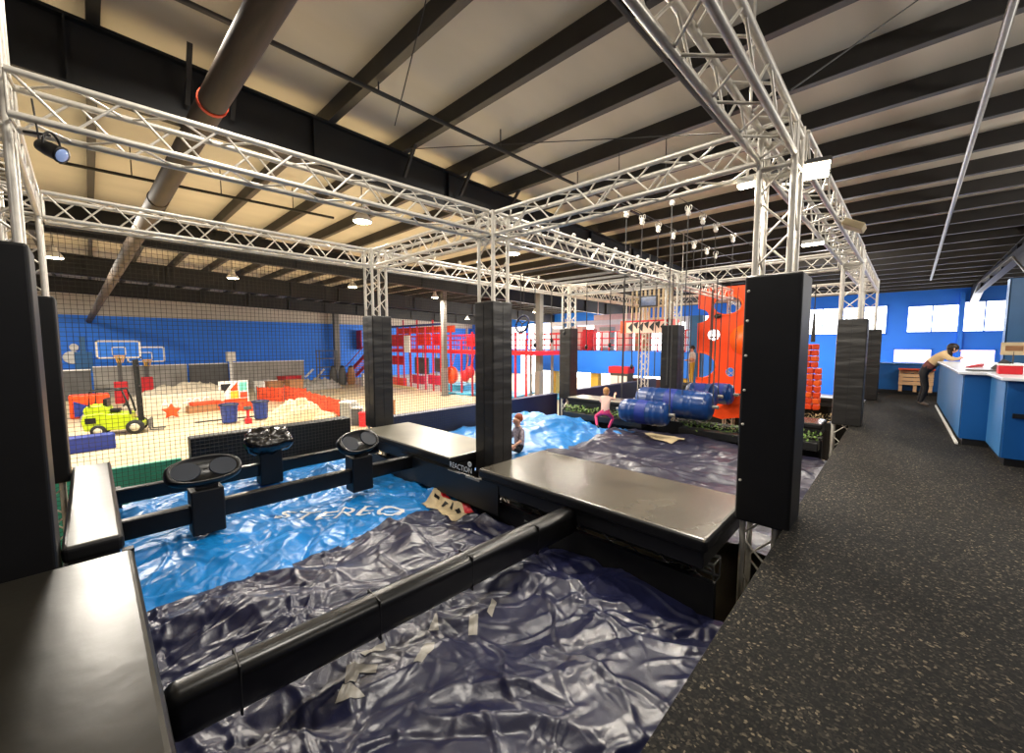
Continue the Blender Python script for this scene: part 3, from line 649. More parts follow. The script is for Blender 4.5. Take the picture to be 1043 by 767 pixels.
# child in pink trousers climbing at the far edge of the blue tarp, back to the camera
J = base_joints()
J.update(pelvis=(0, 0, .62), waist=(0, .04, .80), chest=(0, .08, 1.0), neck=(0, .10, 1.14), chin=(0, .14, 1.19), head=(0, .13, 1.28), crown=(0, .12, 1.36),
         shl=(-.15, .08, 1.08), shr=(.15, .08, 1.08), ell=(-.22, .2, .9), elr=(.24, .26, 1.0), wrl=(-.18, .4, .98), wrr=(.2, .46, 1.12), hal=(-.18, .46, 1.02), har=(.2, .52, 1.17),
         hipl=(-.1, 0, .56), hipr=(.1, 0, .56), knl=(-.36, .12, .40), knr=(.22, .2, .36), anl=(-.22, -.16, .12), anr=(.14, 0, .06), toel=(-.12, -.28, .09), toer=(.14, .16, .03))
fingers(J)
rk = dict(RAD); rk.update(head=.115, crown=.08, chin=.085)
kp = Vector((-5.35, 9.0, float(hf_b2(np.array([-5.35]), np.array([9.0]))[0])-.01))
figure('person', 'small child with blonde hair and pink trousers climbing on the blue tarp', J, skel(J, 'cloth_peach', 'skin', 'cloth_pink', 'cloth_black'), rk, ['skin', 'cloth_peach', 'cloth_pink', 'cloth_black'], 'pelvis', kp, .25, .74,
       [('hair', 'hair_blonde', hair((0, .12, 1.31), (0, 1, 0), .12))]+face((0, .15, 1.29), (0, 1, 0)))
# child sitting on the tarp behind the centre post, facing the camera side
J = base_joints()
J.update(pelvis=(0, 0, .14), waist=(0, -.02, .30), chest=(0, 0, .50), neck=(0, .02, .66), chin=(0, .05, .72), head=(0, .04, .80), crown=(0, .03, .88),
         shl=(-.15, 0, .58), shr=(.15, 0, .58), ell=(-.24, .06, .36), elr=(.24, .06, .36), wrl=(-.2, .26, .24), wrr=(.2, .26, .24), hal=(-.19, .32, .2), har=(.19, .32, .2),
         hipl=(-.1, .04, .12), hipr=(.1, .04, .12), knl=(-.17, .40, .26), knr=(.17, .40, .26), anl=(-.14, .68, .06), anr=(.14, .68, .06), toel=(-.14, .76, .14), toer=(.14, .76, .14))
fingers(J)
kx, ky = -5.1, 5.5
figure('person', 'red-haired child in a patterned top sitting on the tarp behind the centre post', J, skel(J, 'cloth_print', 'skin', 'cloth_black', 'shoe'), rk, ['skin', 'cloth_print', 'cloth_black', 'shoe'], 'pelvis',
       (kx, ky, float(hf_b2(np.array([kx]), np.array([ky]))[0])-.03), PI*.9, .8,
       [('hair', 'hair_red', hair((0, .02, .83), (0, 1, 0)))]+face((0, .06, .80), (0, 1, 0)))
# person standing beyond the barrels
J = base_joints(); J.update(wrl=(-.14, .2, 1.08), hal=(-.08, .24, 1.1), wrr=(.16, .2, 1.06), har=(.1, .25, 1.08)); fingers(J)
fp = at(704, 391.5, z=0)
figure('person', 'person with dark hair, white top and mustard trousers standing beyond the barrels', J, skel(J, 'cloth_white', 'skin', 'cloth_yellow', 'shoe'), RAD, ['skin', 'cloth_white', 'cloth_yellow', 'shoe'], 'pelvis', fp, 2.4, .86,
       [('hair', 'hair_dark', hair((0, .01, 1.62), (0, 1, 0)))]+face((0, .03, 1.6), (0, 1, 0)))
st_ = MB().b2((fp.x-.7, fp.y-.4, FZ), (fp.x+.7, fp.y+.6, 0)).build('platform', 'black', None, .02); tag(st_, 'small black platform under the standing person beyond the barrels', 'platform')

# ------------------------------------------------------------------ barrels, climbing wall, blocks, hanging gear
def barrel(Y, pxl, pxr, r, zc, label):
    a = at(pxl, 410, Y=Y).x; b = at(pxr, 410, Y=Y).x
    t = thing('roller_barrel', ((a+b)/2, Y, zc-r), label, 'barrel'); Q = Matrix.Rotation(PI/2, 3, 'Y'); L = b-a
    pr = [(.02, 0), (r*.6, .01), (r*.88, .05), (r, .14)]
    for f in (.2, .3, .7, .8): pr += [(r, L*f-.02), (r*1.03, L*f), (r, L*f+.02)]
    pr += [(r, L-.14), (r*.88, L-.05), (r*.6, L-.01), (.02, L)]
    MB().lathe((a, Y, zc), pr, 24, Q).build('drum', 'barrel_blue', t)
    for f in (.5,): MB().lathe((a+L*f-.12, Y, zc), [(r+.004, 0), (r+.004, .24)], 24, Q).build('strap', 'mat_blue', t)
    for e in (a, b):
        MB().tube((e, Y, zc), (e+(-.12 if e == a else .12), Y, zc), .04, 10).build('axle', 'alu_dull', t)
        MB().tube((e, Y, zc), (e, Y, 3.02), .012, 6).build('hanging_rope', 'rope', t)
barrel(8.6, 633, 682, .27, .02, 'blue roller barrel hanging nearest, just right of the climbing child')
barrel(9.35, 650, 726, .33, .18, 'second and longest blue roller barrel, behind the nearest barrel')
barrel(10.9, 699, 731, .30, .24, 'third blue roller barrel, right of and behind the second barrel')
barrel(11.7, 721, 747, .28, .22, 'last blue roller barrel, in front of the orange climbing wall')
# orange climbing wall with round holes (boolean-free: polar grid built around each hole)
OY = 14.55
ow = thing('climbing_wall', (-4.3, OY, -.85), 'tall orange climbing wall with round holes behind the barrels', 'climbing wall')
ox0 = at(712, 300, Y=OY).x; ox1 = at(775, 300, Y=OY).x; oz0, oz1 = -.85, 3.42
holes = [(at(741, 311, Y=OY), .42, .28), (at(727, 341, Y=OY), .19, .19), (at(744, 379, Y=OY), .15, .15), (at(712, 372, Y=OY), .52, .42), (at(709, 322, Y=OY), .42, .25), (at(757, 346, Y=OY), .001, .001)]
bm = bmesh.new(); nx, nz = 74, 190; xs = [ox0+(ox1-ox0)*i/nx for i in range(nx+1)]; zs = [oz0+(oz1-oz0)*j/nz for j in range(nz+1)]
vv = [[None]*(nz+1) for _ in range(nx+1)]
def inside(x, z):
    return any(((x-h.x)/rx)**2+((z-h.z)/rz)**2 < 1 for h, rx, rz in holes)
for i, x in enumerate(xs):
    for j, z in enumerate(zs): vv[i][j] = bm.verts.new((x, OY, z))
for i in range(nx):
    for j in range(nz):
        if not inside((xs[i]+xs[i+1])/2, (zs[j]+zs[j+1])/2): bm.faces.new((vv[i][j], vv[i+1][j], vv[i+1][j+1], vv[i][j+1]))
for v in [v for v in bm.verts if not v.link_faces]: bm.verts.remove(v)
for v in bm.verts:        # snap the rims onto the circles
    if v.is_boundary:
        for h, rx, rz in holes:
            d = math.hypot((v.co.x-h.x)/rx, (v.co.z-h.z)/rz)
            if .8 < d < 1.25: v.co.x = min(max(h.x+(v.co.x-h.x)/d, ox0), ox1); v.co.z = h.z+(v.co.z-h.z)/d; break
me = bpy.data.meshes.new('panel'); bm.transform(Matrix.Translation((4.3, -OY, .85))); bm.to_mesh(me); bm.free(); me.materials.append(M['orange'])
o = bpy.data.objects.new('panel', me); C.objects.link(o); o.parent = ow; sd = o.modifiers.new('solid', 'SOLIDIFY'); sd.thickness = .05; sd.offset = 0
for f in (.33, .66): x = ox0+(ox1-ox0)*f; MB().b2((x-.008, OY-.032, oz0), (x+.008, OY-.026, 2.0)).build('panel_joint', 'wood', ow)
for h, rx, rz in (holes[0], holes[3]):
    m = MB(); m.path([(h.x+(rx+.04)*math.cos(a*PI/16)*.99, OY-.03, h.z+(rz+.04)*math.sin(a*PI/16)) for a in range(32) if h.x+(rx+.04)*math.cos(a*PI/16) > ox0], .02, 6, close=(rx < .45)); m.build('hole_rim', 'orange_bright', ow)
for px, py in ((731, 322), (726, 393), (752, 403)):
    h = at(px, py, Y=OY-.06); MB().ell(h, (.12, .06, .08)).build('hand_hold', 'black', ow)
h = at(757, 346, Y=OY-.03); MB().lathe((h.x+.1, OY-.02, h.z), [(.02, 0), (.5, 0), (.5, .02), (.02, .02)], 28, Rm).build('round_panel', 'orange_bright', ow)
a = [at(p[0], p[1], Y=12.0) for p in ((722, 423), (743, 407), (760, 401), (766, 424), (735, 427))]
MB().prism(a, (0, 2.5, 0)).build('foot_ramp', 'orange', ow)
for x in (ox0+.1, ox1-.1): MB().b2((x-.04, OY+.03, FZ), (x+.04, OY+.1, oz0+.5)).build('support', 'grey_dark', ow)
pl_ = MB().b2((at(707, 350, Y=16.9).x-.2, 16.9, FZ), (at(707, 350, Y=16.9).x+.3, 17.2, 2.7)).build('column', 'counter_blue_light', None, .01); tag(pl_, 'pale blue square column just left of the orange wall', 'column')
# orange foam blocks hanging on ropes
ob = at(826, 380, Y=12.6)
hb_ = thing('hanging_blocks', (ob.x, 12.6, -.1), 'stack of orange foam cubes hanging beside the nearest walkway post', 'obstacle')
for z in range(11):
    for i in range(3 if z < 7 else 2):
        for j in range(2):
            MB().box((ob.x-.15+.15*i+(.07 if z >= 7 else 0), 12.5+.15*j, -.02+.15*z), (.13, .13, .135), rotz(.12*((z+i) % 3-1))).build('foam_cube', 'orange' if (z+i+j) % 3 else 'orange_bright', hb_, .02)
MB().tube((ob.x, 12.6, 1.6), (ob.x, 12.6, 2.3), .05, 8, .02).tube((ob.x, 12.6, 2.3), (ob.x, 12.6, 3.02), .012, 6).build('hanging_rope', 'rope', hb_)
# artificial foliage troughs
def trough(x0, x1, y, z, label, mm):
    t = thing('planter_trough', ((x0+x1)/2, y, z), label, 'planter')
    MB().b2((x0, y-.15, z-.16), (x1, y+.15, z)).build('trough', 'black', t, .01)
    MB().b2((x0+.1, y+.14, z-.12), (x0+.16, y+.155, z-.02)).b2((x1-.16, y+.14, z-.12), (x1-.1, y+.155, z-.02)).build('bracket', 'black', t)
    m = MB(); n = int((x1-x0)*170)
    for k in range(n):
        c = Vector((random.uniform(x0, x1), random.uniform(y-.14, y+.14), z+random.uniform(0, .16))); a = random.uniform(0, 6.3); e = random.uniform(-.6, 1.2)
        d = Vector((math.cos(a)*math.cos(e), math.sin(a)*math.cos(e), math.sin(e)))*random.uniform(.05, .11); s = Vector((-math.sin(a), math.cos(a), 0))*.02
        m.add([c, c+d*.5+s, c+d, c+d*.5-s], [(0, 1, 2, 3)])
    o = m.build('leaves', mm, t); o['kind'] = 'stuff'
trough(-6.9, -4.5, 9.44, -.36, 'planter of green leaves under the far pad, left of the child', 'foliage')
trough(-3.6, -1.9, 9.44, -.36, 'planter of green leaves under the far pad, left of the nearest post', 'foliage')
trough(-1.8, -1.02, 9.45, -.3, 'planter of green leaves by the second walkway post', 'foliage')
trough(-1.9, -1.0, 11.4, -.2, 'planter of dry leaves beyond the second pit, near the orange cubes', 'foliage_dry')
# hanging pulleys with ropes: three rows on steel lines under the roof
rows = [((683, 206), (701, 216), (716, 225), (730, 233), (747, 244)), ((638, 218), (657, 225), (672, 233), (688, 240), (704, 251), (718, 257), (728, 261)), ((592, 288), (610, 292), (627, 296), (643, 300), (655, 303))]
zz = [4.4, 4.3, 2.95]
for ri, rw in enumerate(rows):
    if ri == 2: continue
    pts = [at(p[0], p[1], z=zz[ri]) for p in rw]; xm = sum(p.x for p in pts)/len(pts)
    ys = pts[0].y-.35; o = MB().tube((xm, ys, zz[ri]+.17), (xm, 17.5, zz[ri]+.17), .008, 6)
    for y in (ys, 17.5): o.tube((xm, y, zz[ri]+.17), (xm, y, zr(y)-.29), .008, 6)
    tag(o.build('steel_line', 'rope'), 'steel line high under the roof carrying the %s row of rope pulleys' % ('right' if ri == 0 else 'left'), 'cable')
    for i, p in enumerate(pts):
        t = thing('rope_pulley', (xm, p.y, zz[ri]), 'rope pulley hanging high under the roof, %s row' % ('right' if ri == 0 else 'left'), 'pulley', 'rope pulleys of the %s row' % ('right' if ri == 0 else 'left'))
        c = Vector((xm, p.y, zz[ri]))
        for s in (-1, 1):
            MB().path([c+Vector((s*.045+.026*math.cos(a*PI/6), 0, .09+.055*math.sin(a*PI/6))) for a in range(12)], .009, 6, True).build('carabiner', 'alu', t)
        MB().lathe(c+Vector((0, -.03, -.02)), [(.02, 0), (.05, .005), (.04, .03), (.05, .055), (.02, .06)], 14, Matrix.Rotation(-PI/2, 3, 'X')).box(c+Vector((0, 0, -.0)), (.05, .09, .14)).build('pulley_block', 'alu', t)
        MB().tube(c+Vector((0, 0, -.05)), (xm, p.y, .25 if i % 2 else .7), .011, 6).build('hanging_rope', 'rope', t)
# grip ropes below the trusses of the second bay
for k, (px, y0, y1) in enumerate(((545, 300, 350), (562, 296, 345), (598, 296, 352), (622, 296, 350), (645, 300, 372), (575, 296, 338))):
    Y = 7.4+k*.5; a = at(px, y0, Y=Y); b = at(px, y1, Y=Y)
    o = MB().tube((a.x, Y, 3.0), (a.x, Y, b.z), .012, 6).build('grip_rope', 'rope')
    MB().ell((a.x, Y, b.z-.04), (.04, .04, .06), 10, 8).build('knot', 'black', o)
    MB().bar((a.x-.0, Y, 3.0), (-4.15, Y, 3.0), .03, .05).build('support_bar', 'alu_dull', o)
    tag(o, 'dark grip rope with a knot hanging over the second pit', 'rope', 'grip ropes over the second pit')
wc = at(532, 330, Y=6.6)
w_ = thing('ring_grip', wc, 'black spoked steering wheel hanging on ropes right of the centre post', 'wheel')
MB().path([wc+Vector((.18*math.cos(a*PI/12), .18*math.sin(a*PI/12)*.3, .18*math.sin(a*PI/12))) for a in range(24)], .026, 8, True).build('rim', 'navy', w_)
m = MB()
for a in range(3): m.tube(wc, wc+Vector((.18*math.cos(a*2.1+.5), .054*math.sin(a*2.1+.5), .18*math.sin(a*2.1+.5))), .012, 6)
m.build('spokes', 'black', w_)
MB().tube(wc+Vector((-.05, 0, .17)), (wc.x-.05, wc.y, 3.1), .008, 6).tube(wc+Vector((.05, 0, .17)), (wc.x+.05, wc.y, 3.1), .008, 6).bar((wc.x-.3, wc.y, 3.1), (-4.15, wc.y, 3.1), .04, .04).build('hanging_rope', 'rope', w_)
# sign box with hanging tubes, monitor
SY = 13.6; sa = at(632, 326, Y=SY); sb = at(686, 328, Y=SY)
sx = thing('sign_box', ((sa.x+sb.x)/2, SY, 1.9), 'long red and white sign box with black lettering hung from the far truss', 'sign')
zt_, zb_ = at(660, 326, Y=SY).z, at(660, 339, Y=SY).z
MB().b2((sa.x, SY, zb_), (sb.x, SY+.5, zt_)).build('box_frame', 'orange', sx, .01)
MB().b2((sa.x+.25, SY-.03, zb_), (sb.x, SY, zt_)).build('front_panel', 'cloth_peach', sx)
m = MB(); Wd = sb.x-sa.x-.3
for k in range(8):
    x = sa.x+.32+k*Wd/8.3; hz = (zt_-zb_); m.prism([(x, SY-.032, zb_+hz*(.45+.3*(k % 2))), (x+.2, SY-.032, zb_+hz*.9), (x+.16, SY-.032, zb_+hz*(.1+.2*(k % 2)))], (0, -.006, 0))
m.build('lettering', 'decal_black', sx)
MB().b2((sa.x+.25, SY-.034, zt_-.06), (sb.x, SY-.03, zt_)).b2((sb.x-.3, SY-.034, zb_), (sb.x, SY-.03, zt_)).build('red_edge', 'red', sx)
for x in (sa.x+.1, sb.x-.1): MB().tube((x, SY+.25, zt_), (x, SY+.25, 3.0), .02, 8).build('hanger', 'alu', sx)
for k in range(11):
    x = sa.x+.15+k*(sb.x-sa.x-.3)/10
    o = MB().tube((x, SY+.62, zt_-.02), (x, SY+.62, 3.55), .04, 10).build('hanging_pole', 'cream')
    MB().tube((x, SY+.62, 3.55), (x, SY+.62, 3.62), .025, 8).build('cap', 'alu', o)
    tag(o, 'cream upright pole in the row behind the red sign box', 'pole', 'cream poles behind the sign box')
pb = MB().bar((sa.x-.1, SY+.62, 3.64), (sb.x+.2, SY+.62, 3.64), .06, .06).tube((sa.x, SY+.62, 3.64), (sa.x, SY+.62, zr(SY)-.28), .012).tube((sb.x, SY+.62, 3.64), (sb.x, SY+.62, zr(SY)-.28), .012).build('hanging_bar', 'alu'); tag(pb, 'bar high above the sign box holding the cream poles', 'bar')
ma, mb_ = at(651, 302, Y=SY-.2), at(669, 312, Y=SY-.2)
mo = thing('monitor', ((ma.x+mb_.x)/2, SY-.2, mb_.z), 'small screen mounted above the red sign box', 'monitor')
MB().b2((ma.x, SY-.2, mb_.z), (mb_.x, SY-.12, ma.z)).build('casing', 'black', mo, .01)
MB().b2((ma.x+.06, SY-.205, mb_.z+.05), (mb_.x-.03, SY-.2, ma.z-.04)).build('screen', 'screen', mo)
MB().tube(((ma.x+mb_.x)/2, SY-.14, ma.z), ((ma.x+mb_.x)/2, SY-.14, 4.6), .02).build('mount', 'alu_dull', mo)
# ------------------------------------------------------------------ overhead services
du = thing('round_duct', (-20, .8, 4.2), 'long round brown duct slanting under the roof at the upper left', 'duct')
A_ = Vector((-3.2, 1.45, 4.92)); B_ = Vector((-41.9, .10, 3.2))
MB().tube(A_, B_, .165, 20).build('duct_pipe', 'duct', du)
for f in (.155, .35, .55, .75): c = A_.lerp(B_, f*.6); d = (B_-A_).normalized(); MB().tube(c-d*.03, c+d*.03, .18, 20).build('joint_band', 'orange_fabric' if f < .2 else 'duct', du)
for f in (.02, .12, .4, .7):
    c = A_.lerp(B_, f); MB().tube(c+Vector((0, 0, .15)), (c.x, c.y, zr(c.y)-.0), .01, 6).build('hanger', 'rope', du)
def pipe(name, p, q, r, m, label, hang=()):
    p = Vector(p); q = Vector(q); o = MB().tube(p, q, r, 10).build(name, m)
    for f in hang: c = p.lerp(q, f); MB().tube(c, (c.x, c.y, zr(c.y)-.01), .012, 6).build('hanger', 'rope', o)
    return tag(o, label, 'pipe')
a = at(185, 0, z=5.45); b = at(590, 190, z=5.45); d = b-a
pipe('sprinkler_pipe', a-d*.2, b+d*.5, .035, 'steel_dark', 'dark sprinkler pipe under the roof above the left truss', (.1, .3, .5, .7, .9))
a = at(60, 165, z=5.3); b = at(340, 222, z=5.3)
pipe('sprinkler_pipe', a, b, .035, 'steel_dark', 'thin dark sprinkler pipe under the roof beyond the girder', (.2, .5, .8))
a = at(1033, 0, z=5.3); b = at(948, 285, z=4.95)
pipe('conduit', a+(a-b)*.1, b, .045, 'alu_dull', 'long pale conduit crossing the purlins at the upper right', (.1, .35, .6, .85))
for k, dx in enumerate((0, .16)):
    a = at(616, 0, z=5.3); b = at(742, 136, z=5.4); x = (a.x+b.x)/2
    pipe('conduit', (a.x+dx, a.y-1.2, 5.4), (b.x+dx, b.y+.6, 5.4), .03, 'steel_dark', ('left' if k == 0 else 'right')+' of two dark conduits beside the overhead walkway truss', (.3, .8))
for lab, p, q in (('thin cable slanting below the roof from the left girder', (412, 152, 5.2), (735, 136, 4.6)), ('thin cable dangling from the roof near the top centre', (434, 0, 5.6), (402, 128, 4.7)), ('thin cable slanting from the overhead truss to the upper right', (805, 92, 3.4), (935, 0, 5.6))):
    a = at(p[0], p[1], z=p[2]); b = at(q[0], q[1], z=q[2]); tag(MB().tube(a, b, .008, 5).build('cable', 'rope'), lab, 'cable')
# high bay lamps
def lamp(px, py, z, label, power, r=.24, warm=(1, .91, .78)):
    c = at(px, py, z=z); t = thing('high_bay_lamp', c, label, 'lamp')
    MB().lathe(c, [(r, -.02), (r, .02), (r*.75, .12), (.1, .22), (.08, .36)], 18).build('housing', 'white', t)
    MB().lathe(c+Vector((0, 0, -.03)), [(.01, 0), (r*.9, 0), (r*.9, .012), (.01, .012)], 18).build('lens', 'lamp_lens', t)
    MB().tube(c+Vector((0, 0, .36)), (c.x, c.y, zr(c.y)-.01), .012, 6).build('hanger', 'rope', t)
    light(c-Vector((0, 0, .1)), power, .9, warm)
LS = .82
def light(c, power, size, warm=(1, .86, .66), rot=(0, 0, 0), sy=None):
    l = bpy.data.lights.new('lamp_light', 'AREA'); l.energy = power*LS; l.size = size; l.color = warm
    if sy: l.shape = 'RECTANGLE'; l.size_y = sy
    else: l.shape = 'DISK'
    o = bpy.data.objects.new('lamp_light', l); C.objects.link(o); o.location = c; o.rotation_euler = rot; return o
W = (1, .92, .80)
lamp(369, 225, 4.75, 'bright high bay lamp above the left truss', 700)
lamp(522, 258, 4.5, 'bright high bay lamp seen beside the top of the centre post', 700)
lamp(237, 283, 4.6, 'high bay lamp over the gym, above the framed panel', 900)
lamp(55, 262, 4.5, 'high bay lamp at the far left over the gym', 900)
lamp(359, 292, 4.6, 'high bay lamp over the gym, left of the net corner post', 900)
lamp(443, 303, 4.6, 'high bay lamp over the gym, above the grey column', 900)
lamp(476, 325, 4.2, 'distant high bay lamp between the two centre posts', 700)
lamp(545, 318, 4.5, 'distant high bay lamp right of the grey square column', 700)
lamp(594, 316, 4.6, 'distant high bay lamp above the blue mezzanine', 700)
for x, y, p in ((-14, 0, 900), (-13, 9, 900), (-13, 18, 700), (-22, 26, 700), (-33, 26, 700), (-34, -3, 800), (-23, -4, 800)): light((x, y, 4.8), p, 1.2, W)
# light over the course: tube fixtures on the trusses
def tubelight(p, q, label, power, rod=.2):
    p = Vector(p); q = Vector(q); t = thing('tube_light', (p+q)/2, label, 'lamp')
    MB().bar(p+Vector((0, 0, .03)), q+Vector((0, 0, .03)), .12, .05).build('housing', 'white', t)
    MB().bar(p, q, .09, .03).build('lens', 'tube_lens', t)
    c = (p+q)/2; m = MB().tube(c+Vector((0, 0, .05)), c+Vector((0, 0, rod)), .012); m.build('bracket', 'alu', t)
    d = q-p; light((p+q)/2-Vector((0, 0, .05)), power, d.length, (1, .9, .76), (0, 0, math.atan2(d.y, d.x)), .15)
a = at(752, 190, z=3.0); b = at(770, 187, z=3.0); a.y = b.y = (a.y+b.y)/2
tubelight(a, b, 'glowing tube light left of the nearest walkway post', 90, 2.75)
a = at(817, 250, z=2.94); b = at(839, 247, z=2.94); a.y = b.y = (a.y+b.y)/2
tubelight(a, b, 'glowing tube light below the walkway truss, right of the nearest post', 90)
def flood(c, aim, label):
    c = Vector(c); d = (Vector(aim)-c).normalized(); t = thing('flood_light', c, label, 'lamp'); q = d.to_track_quat('Z', 'Y').to_matrix()
    MB().box(c, (.22, .16, .08), q).build('housing', 'grey_dark', t, .01)
    MB().box(c+d*.045, (.19, .13, .012), q).build('lens', 'tube_lens', t)
    MB().tube(c, c+Vector((0, 0, .16)), .012).build('bracket', 'alu', t)
flood(at(797, 180, X=-1.0), (-3, 8, 0), 'small flood light glowing on the truss top behind the nearest post')
flood(at(830, 172, X=-.62), (0, 2, 1), 'small flood light glowing on the outside of the walkway truss')
o = MB().box(at(870, 230, X=-.5), (.22, .3, .08), Matrix.Rotation(.5, 3, 'Y')).build('flood_light', 'cream', None, .01); tag(o, 'pale boxy flood light bolted outside the walkway truss', 'lamp')
MB().bar(at(862, 230, X=-.66), at(870, 230, X=-.5), .03, .03).build('bracket', 'alu', o)
# stage lamp on the left post
c = at(52, 153, X=-4.25); sl = thing('stage_lamp', c, 'black stage lamp with a bluish lens clamped by the left edge post', 'lamp')
ax = Vector((.55, .72, -.45)).normalized(); q = ax.to_track_quat('Z', 'Y').to_matrix()
MB().lathe(c, [(.02, -.075), (.04, -.07), (.05, -.01), (.05, .055), (.056, .06), (.056, .07), (.045, .07)], 18, q).build('body', 'black', sl)
MB().lathe(c+ax*.069, [(.01, 0), (.045, 0), (.035, .007), (.01, .009)], 18, q).build('lens', 'lens_blue', sl)
MB().path([c+q @ Vector((0.065*math.cos(a*PI/10), .02, 0))+Vector((0, 0, 0.095*math.sin(a*PI/10))) for a in range(11)], .008, 6).tube(c+Vector((0, 0, .095)), c+Vector((-.12, -.12, .12)), .01, 6).build('yoke', 'black', sl)
MB().tube(c-ax*.07, c-ax*.07+Vector((-.03, -.02, .30)), .006, 6).build('power_cord', 'black', sl)
sb_ = at(85, 190, X=-6.9)
# general light over the course
for x, y, p in ((-2.6, 1.2, 190), (-5.8, 1.4, 190), (-2.6, 7.0, 260), (-5.8, 7.2, 260), (-3, 12.5, 260), (3.5, 3, 110), (3.0, 12, 220)): light((x, y, 5.2), p*.9, .8, (1, .93, .82))
for x, y, z, p in ((3.6, 6, 4.0, 300), (4.2, 13, 4.0, 300), (5, 24, 3.8, 300), (-2.5, 22, 4.0, 320), (1.5, -4, 4.2, 160)):  # fill lights added to brighten the ceiling, without any fixtures
    l = bpy.data.lights.new('ceiling_fill', 'POINT'); l.energy = p; l.shadow_soft_size = .25; l.color = (1, .95, .88); o = bpy.data.objects.new('ceiling_fill', l); C.objects.link(o); o.location = (x, y, z)
for x, y, p in ((-6, 30, 900), (0, 29, 500), (4, 25, 300)): light((x, y, 4.5), p, 1.5, (.9, .94, 1))
# ceiling gets floor bounce besides the fill lights; daylight through the far windows
for x in (-30, -21, -13): light((x, 35.7, 1.0), 500, 6, (1, .98, .95), (PI/2, 0, PI), 3)

# ------------------------------------------------------------------ gym floor: steel columns
def column(px, py, w, label, base=None):
    c = at(px, py, z=FZ); t = thing('steel_column', c, label, 'column')
    MB().b2((c.x-w/2, c.y-w/2, FZ), (c.x+w/2, c.y+w/2, 5.6)).build('shaft', 'column_grey', t, .01)
    MB().b2((c.x-w/2-.02, c.y-w/2-.02, FZ), (c.x+w/2+.02, c.y+w/2+.02, FZ+1.9)).build('base_wrap', 'alu_dull', t, .01) if base else None
    MB().b2((c.x-w/2-.1, c.y-w/2-.1, FZ), (c.x+w/2+.1, c.y+w/2+.1, FZ+.03)).build('base_plate', 'grey_dark', t)
column(453, 403, .3, 'grey steel column on the gym floor, left of the centre post', True)
column(549, 409, .34, 'grey steel column right of the centre post', True)
column(344, 386, .5, 'thin grey steel column by the blue wall at the stair')
# blue grey column at the far right
o = MB().b2((2.3, 19.6, 0), (2.75, 20.05, 3.55)).b2((2.3, 19.6, 0), (2.34, 20.05, 3.56)).build('steel_column', 'counter_blue_light', None, .01); tag(o, 'blue-grey steel column behind the counter at the right edge', 'column')
o2 = MB().b2((2.2, 17.7, FZ), (9, 22, -.01)).build('floor_slab', 'concrete'); struct(o2)
# forklift
fc = at(125, 441, z=FZ); fh = math.atan2(1.0, .10)-.12
fk = thing('forklift', fc, 'lime yellow forklift truck parked on the gym floor behind the net', 'forklift')
R = rotz(fh); FS = .84; T = lambda x, y, z: fc+R @ (Vector((x+.05, y, z))*FS)      # x forward
def fprism(pts, w, y=0): 
    m = MB(); m.prism([T(px, y-w/2, pz) for px, pz in pts], R @ Vector((0, w*FS, 0))); return m
fprism([(-1.22, .28), (.75, .22), (.78, .5), (.42, .62), (.35, .98), (-.4, 1.02), (-.55, 1.1), (-1.22, 1.02), (-1.3, .7)], 1.1).build('chassis', 'lime', fk, .05, 3)
fprism([(-1.2, 1.02), (-.35, 1.04), (-.42, 1.32), (-.6, 1.42), (-1.1, 1.42), (-1.22, 1.25)], 1.0).build('counterweight', 'lime', fk, .06, 3)
m = MB()
for y in (-.5, .5):
    m.path([T(.38, y, .95), T(.28, y, 1.5), T(.12, y, 2.1), T(-.95, y, 2.1), T(-1.0, y, 1.4)], .04, 6)
for x in (-.9, -.68, -.46, -.24, -.02, .12): m.tube(T(x, -.5, 2.1), T(x, .5, 2.1), .025, 6)
m.build('overhead_guard', 'black', fk)
m = MB()
for y in (-.3, -.18, .18, .3): m.bar(T(.66, y, .15), T(.58, y, 3.5), .07, .1)
for z in (.5, 1.3, 2.2, 3.2): m.bar(T(.63, -.34, z), T(.63, .34, z), .06, .08)
m.build('mast', 'black', fk)
m = MB().bar(T(.98, -.45, .42), T(.98, .45, .42), .05, .35)
m.build('carriage', 'grey_dark', fk)
for y in (-.28, .28): m = MB(); m.bar(T(1.0, y, .08), T(1.0, y, .6), .1, .05).bar(T(1.0, y, .09), T(1.5, y, .07), .12, .04); m.build('fork', 'grey_dark', fk)
for x, y, r in ((-.75, -.52, .27), (-.75, .52, .27), (.5, -.54, .33), (.5, .54, .33)):
    w = MB(); q = R @ Rm; r *= FS; w.lathe(T(x, y+.12, r/FS), [(r*.5, 0), (r*.93, 0), (r, .04), (r, .16), (r*.93, .2), (r*.5, .2)], 20, q); wo = w.build('wheel', 'rubber', fk)
    MB().lathe(T(x, y+.13, r/FS), [(.02, 0), (r*.55, 0), (r*.55, .216), (.02, .216)], 16, q).build('hub', 'wheel_hub', wo)
MB().box(T(-.3, 0, 1.12), (.42, .42, .12), R).box(T(-.52, 0, 1.4), (.12, .5, .5), R).build('seat', 'black', fk, .03)
MB().path([T(.12+.06*math.sin(a*PI/8), .17*math.cos(a*PI/8), 1.4+.13*math.sin(a*PI/8)) for a in range(16)], .015, 6, True).tube(T(.12, 0, 1.4), T(.32, 0, 1.0), .02).build('steering_wheel', 'black', fk)
for y in (-.25, .25): MB().box(T(-1.27, y, .72), (.06, .2, .24), R).build('grille', 'black', fk)
MB().box(T(-.98, -.556, .75), (.3, .012, .22), R).build('side_vent', 'black', fk)
